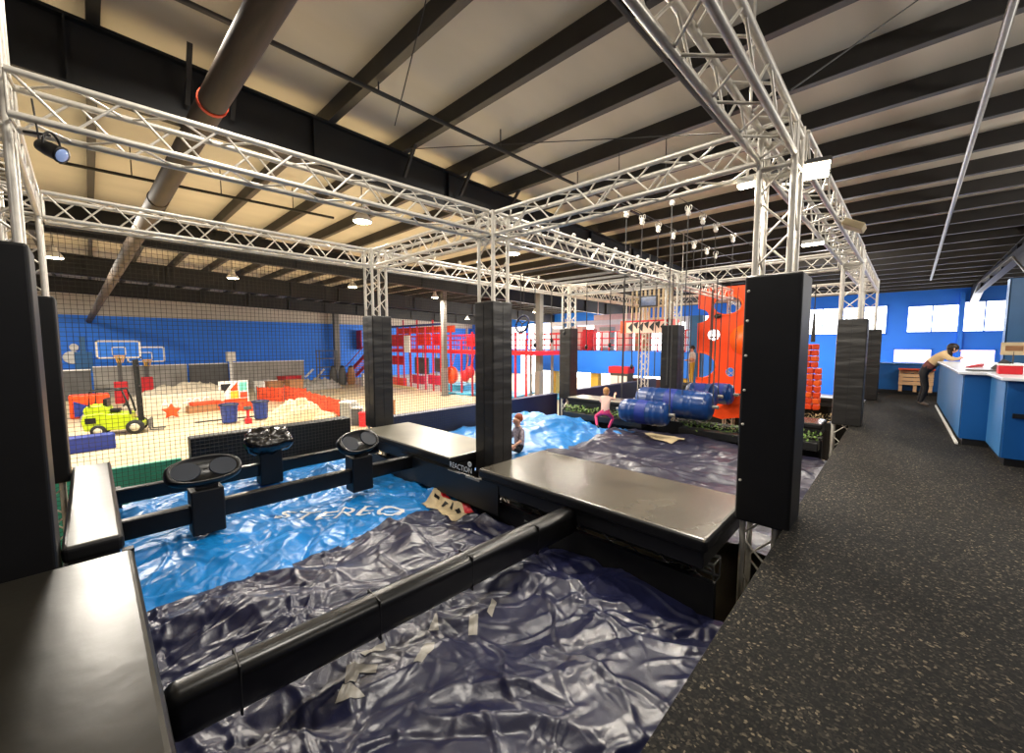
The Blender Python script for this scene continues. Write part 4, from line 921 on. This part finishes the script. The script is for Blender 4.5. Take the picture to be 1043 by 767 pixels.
# basketball hoops
def hoop(px, py, X, w, h, label, mm):
    c = at(px, py, X=X); t = thing('basketball_hoop', (c.x-.3, c.y, FZ), label, 'hoop')
    m = MB()
    for y0, y1, z0, z1 in ((-w/2, w/2, h/2-.09, h/2), (-w/2, w/2, -h/2, -h/2+.09), (-w/2, -w/2+.09, -h/2, h/2), (w/2-.09, w/2, -h/2, h/2)): m.b2((c.x-.03, c.y+y0, c.z+z0), (c.x+.03, c.y+y1, c.z+z1))
    m.build('backboard_frame', 'white', t)
    MB().b2((c.x-.02, c.y-w/2, c.z-h/2), (c.x, c.y+w/2, c.z+h/2)).build('backboard', mm, t)
    m = MB(); k = .3
    m.b2((c.x+.005, c.y-k, c.z-h*.3), (c.x+.02, c.y-k+.05, c.z+h*.15)).b2((c.x+.005, c.y+k-.05, c.z-h*.3), (c.x+.02, c.y+k, c.z+h*.15)).b2((c.x+.005, c.y-k, c.z+h*.1), (c.x+.02, c.y+k, c.z+h*.15)); m.build('target_square', 'white', t)
    rc = Vector((c.x+.33, c.y, c.z-h*.34))
    MB().path([rc+Vector((.23*math.cos(a*PI/10), .23*math.sin(a*PI/10), 0)) for a in range(20)], .025, 6, True).bar(rc-Vector((.33, 0, 0)), rc-Vector((.22, 0, 0)), .1, .05).build('rim', 'amber', t)
    m = MB()
    for a in range(10): m.tube(rc+Vector((.23*math.cos(a*PI/5), .23*math.sin(a*PI/5), 0)), rc+Vector((.12*math.cos(a*PI/5+.4), .12*math.sin(a*PI/5+.4), -.42)), .012, 4)
    m.build('hoop_net', 'yellow', t)
    MB().b2((c.x-.9, c.y-.1, FZ), (c.x-.7, c.y+.1, c.z-.2)).bar((c.x-.8, c.y, c.z-.3), (c.x-.02, c.y, c.z), .12, .12).build('pole', 'grey_dark', t)
    MB().b2((c.x-.98, c.y-.3, FZ), (c.x-.5, c.y+.3, FZ+1.3)).build('pole_pad', 'red', t, .03)
hoop(121, 356, -33, 1.9, 1.05, 'basketball hoop with a white framed board against the blue wall, left one', 'blue_wall')
hoop(149, 361, -36.5, 1.9, 1.05, 'smaller looking basketball hoop further back, right of the first', 'blue_wall')
# low barriers along the foot of the blue wall
def wallpanel(pxa, pxb, X, z1, m, label, t=.15):
    a = at(pxa, 372, X=X).y; b = at(pxb, 372, X=X).y
    o = MB().b2((X, a, FZ), (X+t, b, z1)).build('barrier', m, None, .01); MB().b2((X-.03, a, z1), (X+t+.03, b, z1+.07)).build('top_rail', 'white', o); return tag(o, label, 'barrier')
wallpanel(30, 92, -37.5, -.12, 'grey_dark', 'dark grey barrier section at the foot of the blue wall, far left')
wallpanel(94, 190, -38.5, .0, 'grey', 'grey barrier section behind the forklift mast')
wallpanel(192, 232, -38.5, .0, 'grey_dark', 'dark grey barrier section left of the white roll-up post')
wallpanel(236, 309, -38.5, .05, 'grey', 'pale grey barrier section right of the white roll-up post')
wp = at(236, 385, X=-37.8); t = thing('sign_post', (-37.8, wp.y, FZ), 'white post with a small white sign box at the blue wall', 'sign')
MB().b2((-37.9, wp.y-.1, FZ), (-37.7, wp.y+.1, .2)).build('post', 'white', t); MB().b2((-37.98, wp.y-.3, .2), (-37.6, wp.y+.3, .95)).build('sign_box', 'white', t, .02)
# pale blank mural figure shapes on the wall are flat painted areas
a = at(74, 364, X=-41.9); o = MB().ell(a, (.02, .5, .45), 14, 8).ell(a+Vector((0, .1, .7)), (.02, .24, .26), 14, 8).build('wall_mural', 'white'); tag(o, 'small white blob shape painted low on the blue wall at the left', 'mural')
a = at(85, 350, X=-41.9); o = MB().b2((-41.92, a.y-.5, -.4), (-41.88, a.y+.4, 1.0)).b2((-41.92, a.y-.2, 1.0), (-41.88, a.y+.1, 2.1)).build('wall_mural', 'counter_blue_light'); tag(o, 'tall pale blue shape painted on the blue wall right of the white blob', 'mural')
# foam block, panels, ramps
def pbox(name, px, py, dims, rz, m, label, cat, z=FZ, bev=.02):
    c = at(px, py, z=z); o = MB().box(c+Vector((0, 0, dims[2]/2)), dims, rotz(rz)).build(name, m, None, bev); return tag(o, label, cat), c
o, c = pbox('foam_block', 80, 460, (.55, 1.75, .5), .06, 'mat_blue', 'long blue foam block on the gym floor just behind the net, front left', 'foam block')
MB().box(c+Vector((-.5, .1, .32)), (.4, 1.5, .1), rotz(.06)).build('top_pad', 'grey_dark', o)
c = at(93, 425, z=FZ); t = thing('inflatable_panel', c, 'orange and blue inflatable panel left of the forklift', 'inflatable')
y0 = at(70, 410, X=c.x).y; y1 = at(112, 410, X=c.x).y
MB().b2((c.x-.2, y0, FZ), (c.x+.2, y1, FZ+1.15)).build('panel', 'orange', t, .08, 3)
MB().prism([(c.x+.21, y0+.15, FZ+.1), (c.x+.21, y0+.15, FZ+.85), (c.x+.21, y0+.7, FZ+.55), (c.x+.21, y0+.5, FZ+.1)], (.02, 0, 0)).build('blue_wedge', 'mat_blue', t)
MB().prism([(c.x+.23, y0+.3, FZ), (c.x+.23, (y0+y1)/2, FZ+.65), (c.x+.23, y1-.4, FZ)], (.3, 0, 0)).build('grey_ramp', 'grey', t)
# sculpted white ramp and low white panel with lettering
def blob(name, px, py, rx, ry, rz, m, label, cat, seed, rough=.25):
    c = at(px, py, z=FZ); n = 40; vs = []; fs = []
    for i in range(n+1):
        for j in range(n+1):
            u = i/n*2-1; v = j/n*2-1; d = min(1, math.hypot(u, v)); x = np.array([c.x+u*rx]); y = np.array([c.y+v*ry])
            h = max(0, (1-d**2))**.75*(1+rough*float(perlin(x*2.2, y*2.2, seed)[0])+rough*.8*float(ridge(x*4, y*4, seed+1)[0]-.5)); vs.append((x[0], y[0], FZ+.01+rz*h))
    for i in range(n):
        for j in range(n): k = i*(n+1)+j; fs.append((k, k+n+1, k+n+2, k+1))
    return tag(MB().add(vs, fs, True).build(name, m), label, cat)
blob('fabric_heap', 192, 409, 1.5, 3.0, 1.1, 'sheeting', 'broad mound of white sheeting behind the cream lettered panel', 'heap', 3, .2)
blob('fabric_heap', 303, 430, 1.0, 1.3, .98, 'cream', 'heap of crumpled cream plastic sheeting right of the blue bins', 'heap', 5, .3)
blob('fabric_heap', 333, 431, .6, .75, .5, 'cream', 'smaller heap of cream sheeting at the right foot of the larger one', 'heap', 8, .3)
blob('fabric_heap', 355, 420, .6, .8, .6, 'grey', 'grey heap of folded cloth by the wire crates', 'heap', 12, .5)
blob('fabric_heap', 322, 396, 1.0, 2.0, .7, 'grey', 'low grey mound behind the orange mesh fence', 'heap', 14, .5)
o, c = pbox('lettered_panel', 190, 420, (.25, 3.3, 1.0), .0, 'sheeting', 'low cream panel with pale lettering behind the red star cushion', 'panel')
m = MB(); vs, fs = text_mesh('ALL-POC', .5)
m.add([(c.x+.13, c.y+v[0], FZ+.55+v[1]) for v in vs], fs).build('lettering', 'white', o)
c = at(175, 426, z=FZ); m = MB(); pts = []
for k in range(10): a = k*PI/5+PI/2; r = .40 if k % 2 == 0 else .2; pts.append(c+Vector((0, r*math.cos(a), .36+r*math.sin(a))))
o = m.prism(pts, (.25, 0, 0)).build('star_cushion', 'orange', None, .06, 3); tag(o, 'red star shaped cushion leaning in front of the lettered panel', 'cushion')
o, c = pbox('wooden_pallet', 209, 418.5, (.9, 1.6, .35), .1, 'wood', 'low wooden pallet stack right of the red star cushion', 'pallet')
MB().box(c+Vector((0, 0, .45)), (.7, 1.3, .18), rotz(.15)).build('top_bundle', 'orange_fabric', o, .03)
# framed geometric panel
c = at(238, 414, z=FZ); X = c.x; ya = at(223, 400, X=X).y; yb = at(253, 400, X=X).y; zt1 = at(238, 388, X=X).z
fp_ = thing('framed_panel', (X, (ya+yb)/2, FZ), 'white framed panel of black, orange, yellow and mint triangles', 'panel'); w = yb-ya; h = zt1-FZ; e = .08
MB().b2((X-.08, ya, FZ), (X, yb, zt1)).build('board', 'white', fp_)
def tri(pts, m, n): MB().prism([(X+.002, ya+u*w, FZ+v*h) for u, v in pts], (.02, 0, 0)).build(n, m, fp_)
tri([(.07, .42), (.07, .9), (.42, .9)], 'black', 'black_triangle'); tri([(.38, .68), (.62, .95), (.62, .62), (.38, .62)], 'orange', 'orange_tile'); tri([(.38, .32), (.38, .6), (.66, .6), (.66, .32)], 'amber', 'yellow_tile')
tri([(.68, .6), (.68, .94), (.96, .94), (.96, .6)], 'mint', 'mint_tile'); tri([(.04, .1), (.04, .3), (.96, .3), (.96, .1)], 'orange', 'orange_strip'); tri([(.7, .33), (.7, .55), (.96, .55), (.96, .33)], 'orange_fabric', 'coral_tile')
# blue bins
def bin_(px, py, s, label):
    c = at(px, py, z=FZ); t = thing('waste_bin', c, label, 'bin')
    MB().lathe(c, [(.26*s, .05), (.29*s, .1), (.34*s, .78), (.37*s, .8), (.37*s, .84)], 20).build('tub', 'bin_blue', t)
    MB().lathe(c, [(.39*s, .82), (.39*s, .88), (.2*s, .92), (.02, .93)], 20).build('rim_lid', 'navy', t)
    for y in (-.2, .2): MB().lathe(c+Vector((-.03, y*s, .05)), [(.02, 0), (.05, 0), (.05, .06), (.02, .06)], 10, Matrix.Rotation(PI/2, 3, 'Y')).build('caster', 'rubber', t)
bin_(234, 431, 1.0, 'blue plastic bin in front of the framed panel'); bin_(266, 427, .95, 'blue plastic bin left of the cream heap')
c = at(253, 431, z=FZ); o = MB().b2((c.x-.12, c.y-.12, FZ), (c.x+.12, c.y+.12, FZ+.22)).tube((c.x, c.y, FZ+.22), (c.x, c.y, FZ+.75), .06).build('bollard', 'red', None, .01); tag(o, 'small red and grey bollard standing between the blue bins', 'bollard')
MB().b2((c.x-.13, c.y-.13, FZ+.62), (c.x+.13, c.y+.13, FZ+.75)).build('cap', 'grey_dark', o)
c = at(218, 429, z=FZ); o = MB().bar((c.x, c.y-.7, FZ+.04), (c.x+.1, c.y+1.8, FZ+.04), .06, .06).build('floor_pole', 'grey_dark'); tag(o, 'dark pole lying on the gym floor beside the blue bins', 'pole')
# orange mesh fence panels
def fence(pxa, pya, pxb, pyb, h, label, sag=.1):
    a = at(pxa, pya, z=FZ); b = at(pxb, pyb, z=FZ); n = 22; vs = []; fs = []
    for i in range(n+1):
        p = a.lerp(b, i/n)
        for j in range(9): vs.append((p.x+.12*math.sin(i*.9)*j/8+.05*math.sin(i*2.1+j), p.y, FZ+h*(j/8)*(1-sag*math.sin(i*1.3)**2)))
    for i in range(n):
        for j in range(8): k = i*9+j; fs.append((k, k+9, k+10, k+1))
    o = MB().add(vs, fs, True).build('mesh_fence', 'orange_fabric')
    MB().tube(a, a+Vector((0, 0, h+.05)), .03).tube(b, b+Vector((0, 0, h+.05)), .03).build('stake', 'grey_dark', o); return tag(o, label, 'fence')
fence(218, 418, 272, 419, .55, 'orange fabric fence behind the blue bins'); fence(290, 410, 347, 431, 1.1, 'orange mesh fence slanting behind the cream heap'); fence(262, 408, 312, 410, .9, 'orange mesh fence furthest back, behind the heap')
for k, (px, py, d, m, lab) in enumerate((
    (281, 404, (.9, 1.0, 1.0), 'wood', 'brown carton behind the orange fence, left one'), (300, 404, (.8, .9, 1.1), 'wood', 'brown carton behind the orange fence, beside the white sacks'),
    (295, 393, (1.2, 1.4, .8), 'red', 'red folded seat base far behind the orange fence'), (271, 399, (.8, 1.3, .8), 'white', 'white sack bundle far behind the blue bins'),
    (355, 433, (.45, .5, 1.0), 'grey', 'grey wire crate beside the orange fence, left of the net corner post'), (363.5, 433, (.4, .3, .75), 'grey_dark', 'dark crate next to the grey wire crate'),
    (371, 434, (.35, .34, .55), 'red', 'red crate at the foot of the net corner post'), (398, 430, (.4, .35, .95), 'wood', 'brown carton just right of the net corner post'),
    (378, 392, (1.4, 2.0, .9), 'white', 'white padded block by the foot of the red stair'))):
    o, c = pbox('crate' if 'crate' in lab else ('carton' if 'carton' in lab else 'bundle'), px, py, d, .15*k, m, lab, 'crate' if 'crate' in lab else ('carton' if 'carton' in lab else 'bundle'))
    MB().box(c+Vector((0, 0, d[2]+.03)), (d[0]+.05, d[1]+.05, .06), rotz(.15*k)).build('lid', 'white' if m in ('grey', 'grey_dark') else m, o)
for k, px in enumerate((340, 349, 358)):
    c = at(px, 391.5, z=FZ); o = MB().lathe(c, [(.28, 0), (.38, .3), (.33, 1.0), (.2, 1.5)], 14).build('bean_bag', 'grey_dark' if k != 2 else 'wood'); tag(o, ('dark grey bean bag, leftmost at the foot of the red stair', 'dark grey bean bag, middle one at the foot of the red stair', 'brown bean bag, rightmost at the foot of the red stair')[k], 'bean bag')
    MB().ell(c+Vector((0, 0, 1.55)), (.2, .2, .12), 10, 6).build('tied_top', 'black', o)
for k, (p, q) in enumerate((((311, 384), (319, 376)), ((321, 387), (330, 376)))):
    a = at(*p, X=-39.5); b = at(*q, X=-39.5); o = MB().bar(a, b, .15, .15).build('leaning_bar', 'white'); tag(o, ('left' if k == 0 else 'right')+' of two white bars leaning by the blue wall corner', 'bar')
c = at(332, 384, X=-39); t = thing('lattice_tower', (c.x, c.y, FZ), 'grey lattice climbing frame against the blue wall, left of the red stair', 'climbing frame')
for y in (-.8, .8):
    for x in (0, .7): MB().tube((c.x+x, c.y+y, FZ), (c.x+x, c.y+y, 1.0), .05, 6).build('upright', 'grey_dark', t)
for z in (-1.4, -.6, .2, .95): MB().bar((c.x+.7, c.y-.8, z), (c.x+.7, c.y+.8, z), .06, .06).bar((c.x, c.y-.8, z), (c.x, c.y+.8, z), .06, .06).build('rung', 'grey_dark', t)

# ------------------------------------------------------------------ red ropes course, blue mezzanine
RY = 18.0
rc_ = thing('ropes_course', (-26, RY, FZ), 'big red steel ropes course with railed deck on the far side of the gym', 'play structure')
zd = at(430, 356, Y=RY).z
pxs = [392, 398, 405, 411, 418, 425, 433, 441, 449, 459, 470, 481, 492, 503, 514, 525, 536]
for k, px in enumerate(pxs):
    x = at(px, 350, Y=RY).x; zt1 = at(px, (326 if k % 2 else 333) if px < 450 else (338 if k % 2 else 346), Y=RY).z
    MB().b2((x-.05, RY-.05, FZ), (x+.05, RY+.05, zt1)).build('post', 'red' if k % 3 else 'magenta', rc_)
    if k % 2 == 0: MB().b2((x-.06, RY+2.44, FZ), (x+.06, RY+2.56, zt1)).build('post', 'grey', rc_)
xa, xb = at(392, 350, Y=RY).x, at(544, 350, Y=RY).x
MB().b2((xa, RY-.1, zd-.25), (xb, RY+2.7, zd)).build('deck', 'red', rc_)
m = MB()
for z in (.35, .7, 1.05): m.bar((xa, RY, zd+z), (xb, RY, zd+z), .06, .06).bar((xa, RY+2.5, zd+z), (xb, RY+2.5, zd+z), .06, .06)
for k in range(60): x = xa+(xb-xa)*k/60; m.bar((x, RY, zd), (x, RY, zd+1.05), .03, .03)
m.build('railing', 'red', rc_)
def rpanel(px0, px1, py0, py1, m, n, dy=0.):
    a = at(px0, py0, Y=RY); b = at(px1, py1, Y=RY); MB().b2((a.x, RY+dy-.05, b.z), (b.x, RY+dy+.05, a.z)).build(n, m, rc_, .03)
rpanel(393, 413, 341, 353, 'orange', 'upper_panel', .4); rpanel(420, 433, 340, 352, 'orange', 'upper_panel', .5); rpanel(393, 450, 334, 338, 'orange_fabric', 'upper_panel', 1.2); rpanel(470, 478, 343, 353, 'red', 'upper_panel', .5); rpanel(436, 448, 340, 352, 'red', 'upper_panel', .4); rpanel(414, 420, 342, 359, 'white', 'padded_panel', -.2)
rpanel(395, 408, 362, 372, 'red', 'lower_panel', .3); rpanel(413, 427, 364, 382, 'grey_dark', 'dark_bay', .9); rpanel(433, 446, 365, 380, 'grey_dark', 'dark_bay', .9)
rpanel(416, 428, 382, 392, 'magenta', 'seat_block', .4); rpanel(432, 446, 382, 393, 'magenta', 'seat_block', .4); rpanel(396, 410, 384, 394, 'orange', 'seat_block', .4)
rpanel(407, 430, 391, 399, 'cream', 'step_block', -.6)
for px, py, r, m in ((460, 382, .55, 'orange'), (474, 383, .35, 'red'), (479, 379, .35, 'red')):
    c = at(px, py, Y=RY-.4); MB().ell(c, (r, r*.8, r*1.15)).tube(c+Vector((0, 0, r)), (c.x, c.y+.5, zd), .03).build('punch_bag', m, rc_)
# roof beams of the course and stair
m = MB().bar((xa, RY, at(400, 333, Y=RY).z), (at(450, 333, Y=RY).x, RY, at(450, 330, Y=RY).z), .12, .15); m.build('top_beam', 'blue_wall_dark', rc_)
sa_, sb2 = at(352, 388, Y=RY+.6), at(378, 352, Y=RY+.6)
rs = thing('red_stair', (sa_.x, RY+.6, FZ), 'red stair climbing to the ropes course, left of the net corner post', 'stair')
for y in (0, 1.1): MB().bar((sa_.x, RY+.6+y, FZ+.1), (sb2.x, RY+.6+y, zd), .1, .35).build('stringer', 'red', rs); MB().bar((sa_.x, RY+.6+y, FZ+1.1), (sb2.x, RY+.6+y, zd+1.0), .06, .06).build('handrail', 'magenta', rs)
m = MB()
for k in range(12): p = Vector((sa_.x, RY+1.15, FZ+.1)).lerp(Vector((sb2.x, RY+1.15, zd)), (k+.5)/12); m.box(p, (.5, 1.1, .05))
m.build('tread', 'red', rs)
a = at(358, 337, Y=RY+1.8); b = at(368, 356, Y=RY+1.8); MB().b2((a.x, RY+1.8, b.z), (b.x, RY+1.9, a.z)).build('back_panel', 'magenta', rs)
MB().b2((sb2.x, RY+.6, zd-.1), (xa, RY+1.9, zd)).b2((sb2.x, RY+.6, FZ), (sb2.x+.2, RY+.8, zd)).build('landing', 'red', rs)
# blue mezzanine
MY = 22.0
mz = thing('mezzanine', (-12, MY, FZ), 'blue mezzanine slab on yellow columns behind the hanging barrels', 'mezzanine')
ma_, mb2 = at(548, 357, Y=MY), at(750, 378, Y=MY)
MB().b2((ma_.x, MY, -.28), (mb2.x, MY+5, 1.12)).build('slab', 'blue_wall', mz)
for px, w in ((565, .5), (607, .55), (700, .45)): x = at(px, 390, Y=MY+.4).x; MB().b2((x-w/2, MY+.2, FZ), (x+w/2, MY+.6, -.28)).build('column', 'yellow', mz)
m = MB()
for z in (1.5, 1.9, 2.3): m.bar((ma_.x, MY+.1, z), (mb2.x, MY+.1, z), .06, .06)
for k in range(26): x = ma_.x+(mb2.x-ma_.x)*k/25; m.bar((x, MY+.1, 1.12), (x, MY+.1, 2.3), .06, .06)
m.build('railing', 'red', mz)
for px, h, mm in ((568, 2.6, 'white'), (579, 3.2, 'counter_blue_light'), (590, 2.8, 'cloth_peach'), (600, 2.4, 'red'), (618, 2.6, 'grey'), (636, 2.2, 'cloth_peach'), (655, 2.0, 'wood')):
    x = at(px, 340, Y=MY+2).x; o = MB().b2((x-.45, MY+1.8, 1.12), (x+.45, MY+2.3, 1.12+h*.6)).build('cabinet', mm, None, .02)
    MB().b2((x-.4, MY+1.77, 1.3), (x+.4, MY+1.8, 1.0+h*.55)).build('door', mm if mm != 'grey' else 'white', o)
    nm_ = {'white': 'white', 'counter_blue_light': 'pale blue', 'cloth_peach': 'pale pink', 'red': 'red', 'grey': 'grey', 'wood': 'brown'}[mm]
    tag(o, nm_+' tall unit standing on the blue mezzanine'+(', right of the grey one' if px == 636 else (', left of the red one' if px == 590 else '')), 'cabinet')
lb = at(590, 320, Y=MY+4); 
o = MB().b2((at(560, 331, Y=MY+4).x, MY+4, 2.95), (at(705, 331, Y=MY+4).x, MY+4.15, 3.3)).build('header_beam', 'white'); tag(o, 'long white header beam above the mezzanine units', 'beam')
for px in (562, 700): x = at(px, 331, Y=MY+4).x; MB().b2((x-.1, MY+4, 1.12), (x+.1, MY+4.15, 2.95)).build('support_post', 'white', o)
a = at(605, 321, Y=28); b = at(640, 338, Y=28)
o = MB().b2((a.x, 28, b.z), (b.x+1.5, 28.2, a.z)).tube((a.x+.3, 28.1, a.z), (a.x+.3, 28.1, zr(28)-.05), .03).tube((b.x, 28.1, a.z), (b.x, 28.1, zr(28)-.05), .03).build('hanging_banner', 'cloth_peach'); tag(o, 'pale pink wide panel hanging far behind the mezzanine', 'panel')
# cyan floor mats, wall of drinks fridges
for px, py, d, rz, lab in ((500, 401, (5.5, 3.2, .12), .3, 'cyan floor mat left of the grey column'), (585, 405, (5.0, 3.0, .12), .2, 'cyan floor mat right of the grey column'), (470, 397, (2.4, 2.2, .5), .2, 'small blue foam mat by the steel column')):
    o, c = pbox('floor_mat', px, py, d, rz, 'mat_cyan', lab, 'mat'); MB().box(c+Vector((0, 0, d[2]+.01)), (d[0]*.9, .1, .01), rotz(rz)).build('seam', 'blue_tarp', o)
a = at(620, 380, Y=20); t = thing('drinks_fridge', (a.x, 20, FZ), 'pair of glass fronted cabinets with a red header below the mezzanine', 'fridge')
x0, x1 = at(621, 380, Y=20).x, at(639, 380, Y=20).x; z1 = at(630, 380, Y=20).z
MB().b2((x0, 20.05, FZ), (x1, 20.7, z1)).build('cabinet', 'grey_dark', t)
for k in range(2): xx = x0+(x1-x0)*(k*.5+.03); MB().b2((xx, 20, FZ+.2), (xx+(x1-x0)*.44, 20.05, z1-.15)).build('glass_door', 'cloth_white', t)
MB().b2((x0-.05, 19.95, z1), (x1+.05, 20.7, z1+.35)).build('header', 'red', t)
x0, x1 = at(640, 380, Y=20.8).x, at(668, 380, Y=20.8).x
o = MB().b2((x0, 20.8, FZ), (x1, 21.4, -.35)).build('dark_booth', 'cloth_plaid', None, .02); tag(o, 'dark maroon booth right of the glass fronted cabinets', 'booth'); MB().b2((x0+.2, 20.76, FZ+.2), (x1-.2, 20.8, -.7)).build('opening', 'black', o)

# ------------------------------------------------------------------ render look
w = bpy.data.worlds.new('world'); bpy.context.scene.world = w; w.use_nodes = True
w.node_tree.nodes['Background'].inputs[0].default_value = (.9, .95, 1, 1); w.node_tree.nodes['Background'].inputs[1].default_value = .4
sc = bpy.context.scene
sc.view_settings.view_transform = 'Standard'; sc.view_settings.look = 'None'; sc.view_settings.exposure = 0.0
sc.cycles.max_bounces = 6; sc.cycles.diffuse_bounces = 4; sc.cycles.glossy_bounces = 3; sc.cycles.use_denoising = True
sc.cycles.sample_clamp_indirect = 6; sc.cycles.caustics_reflective = False; sc.cycles.caustics_refractive = False
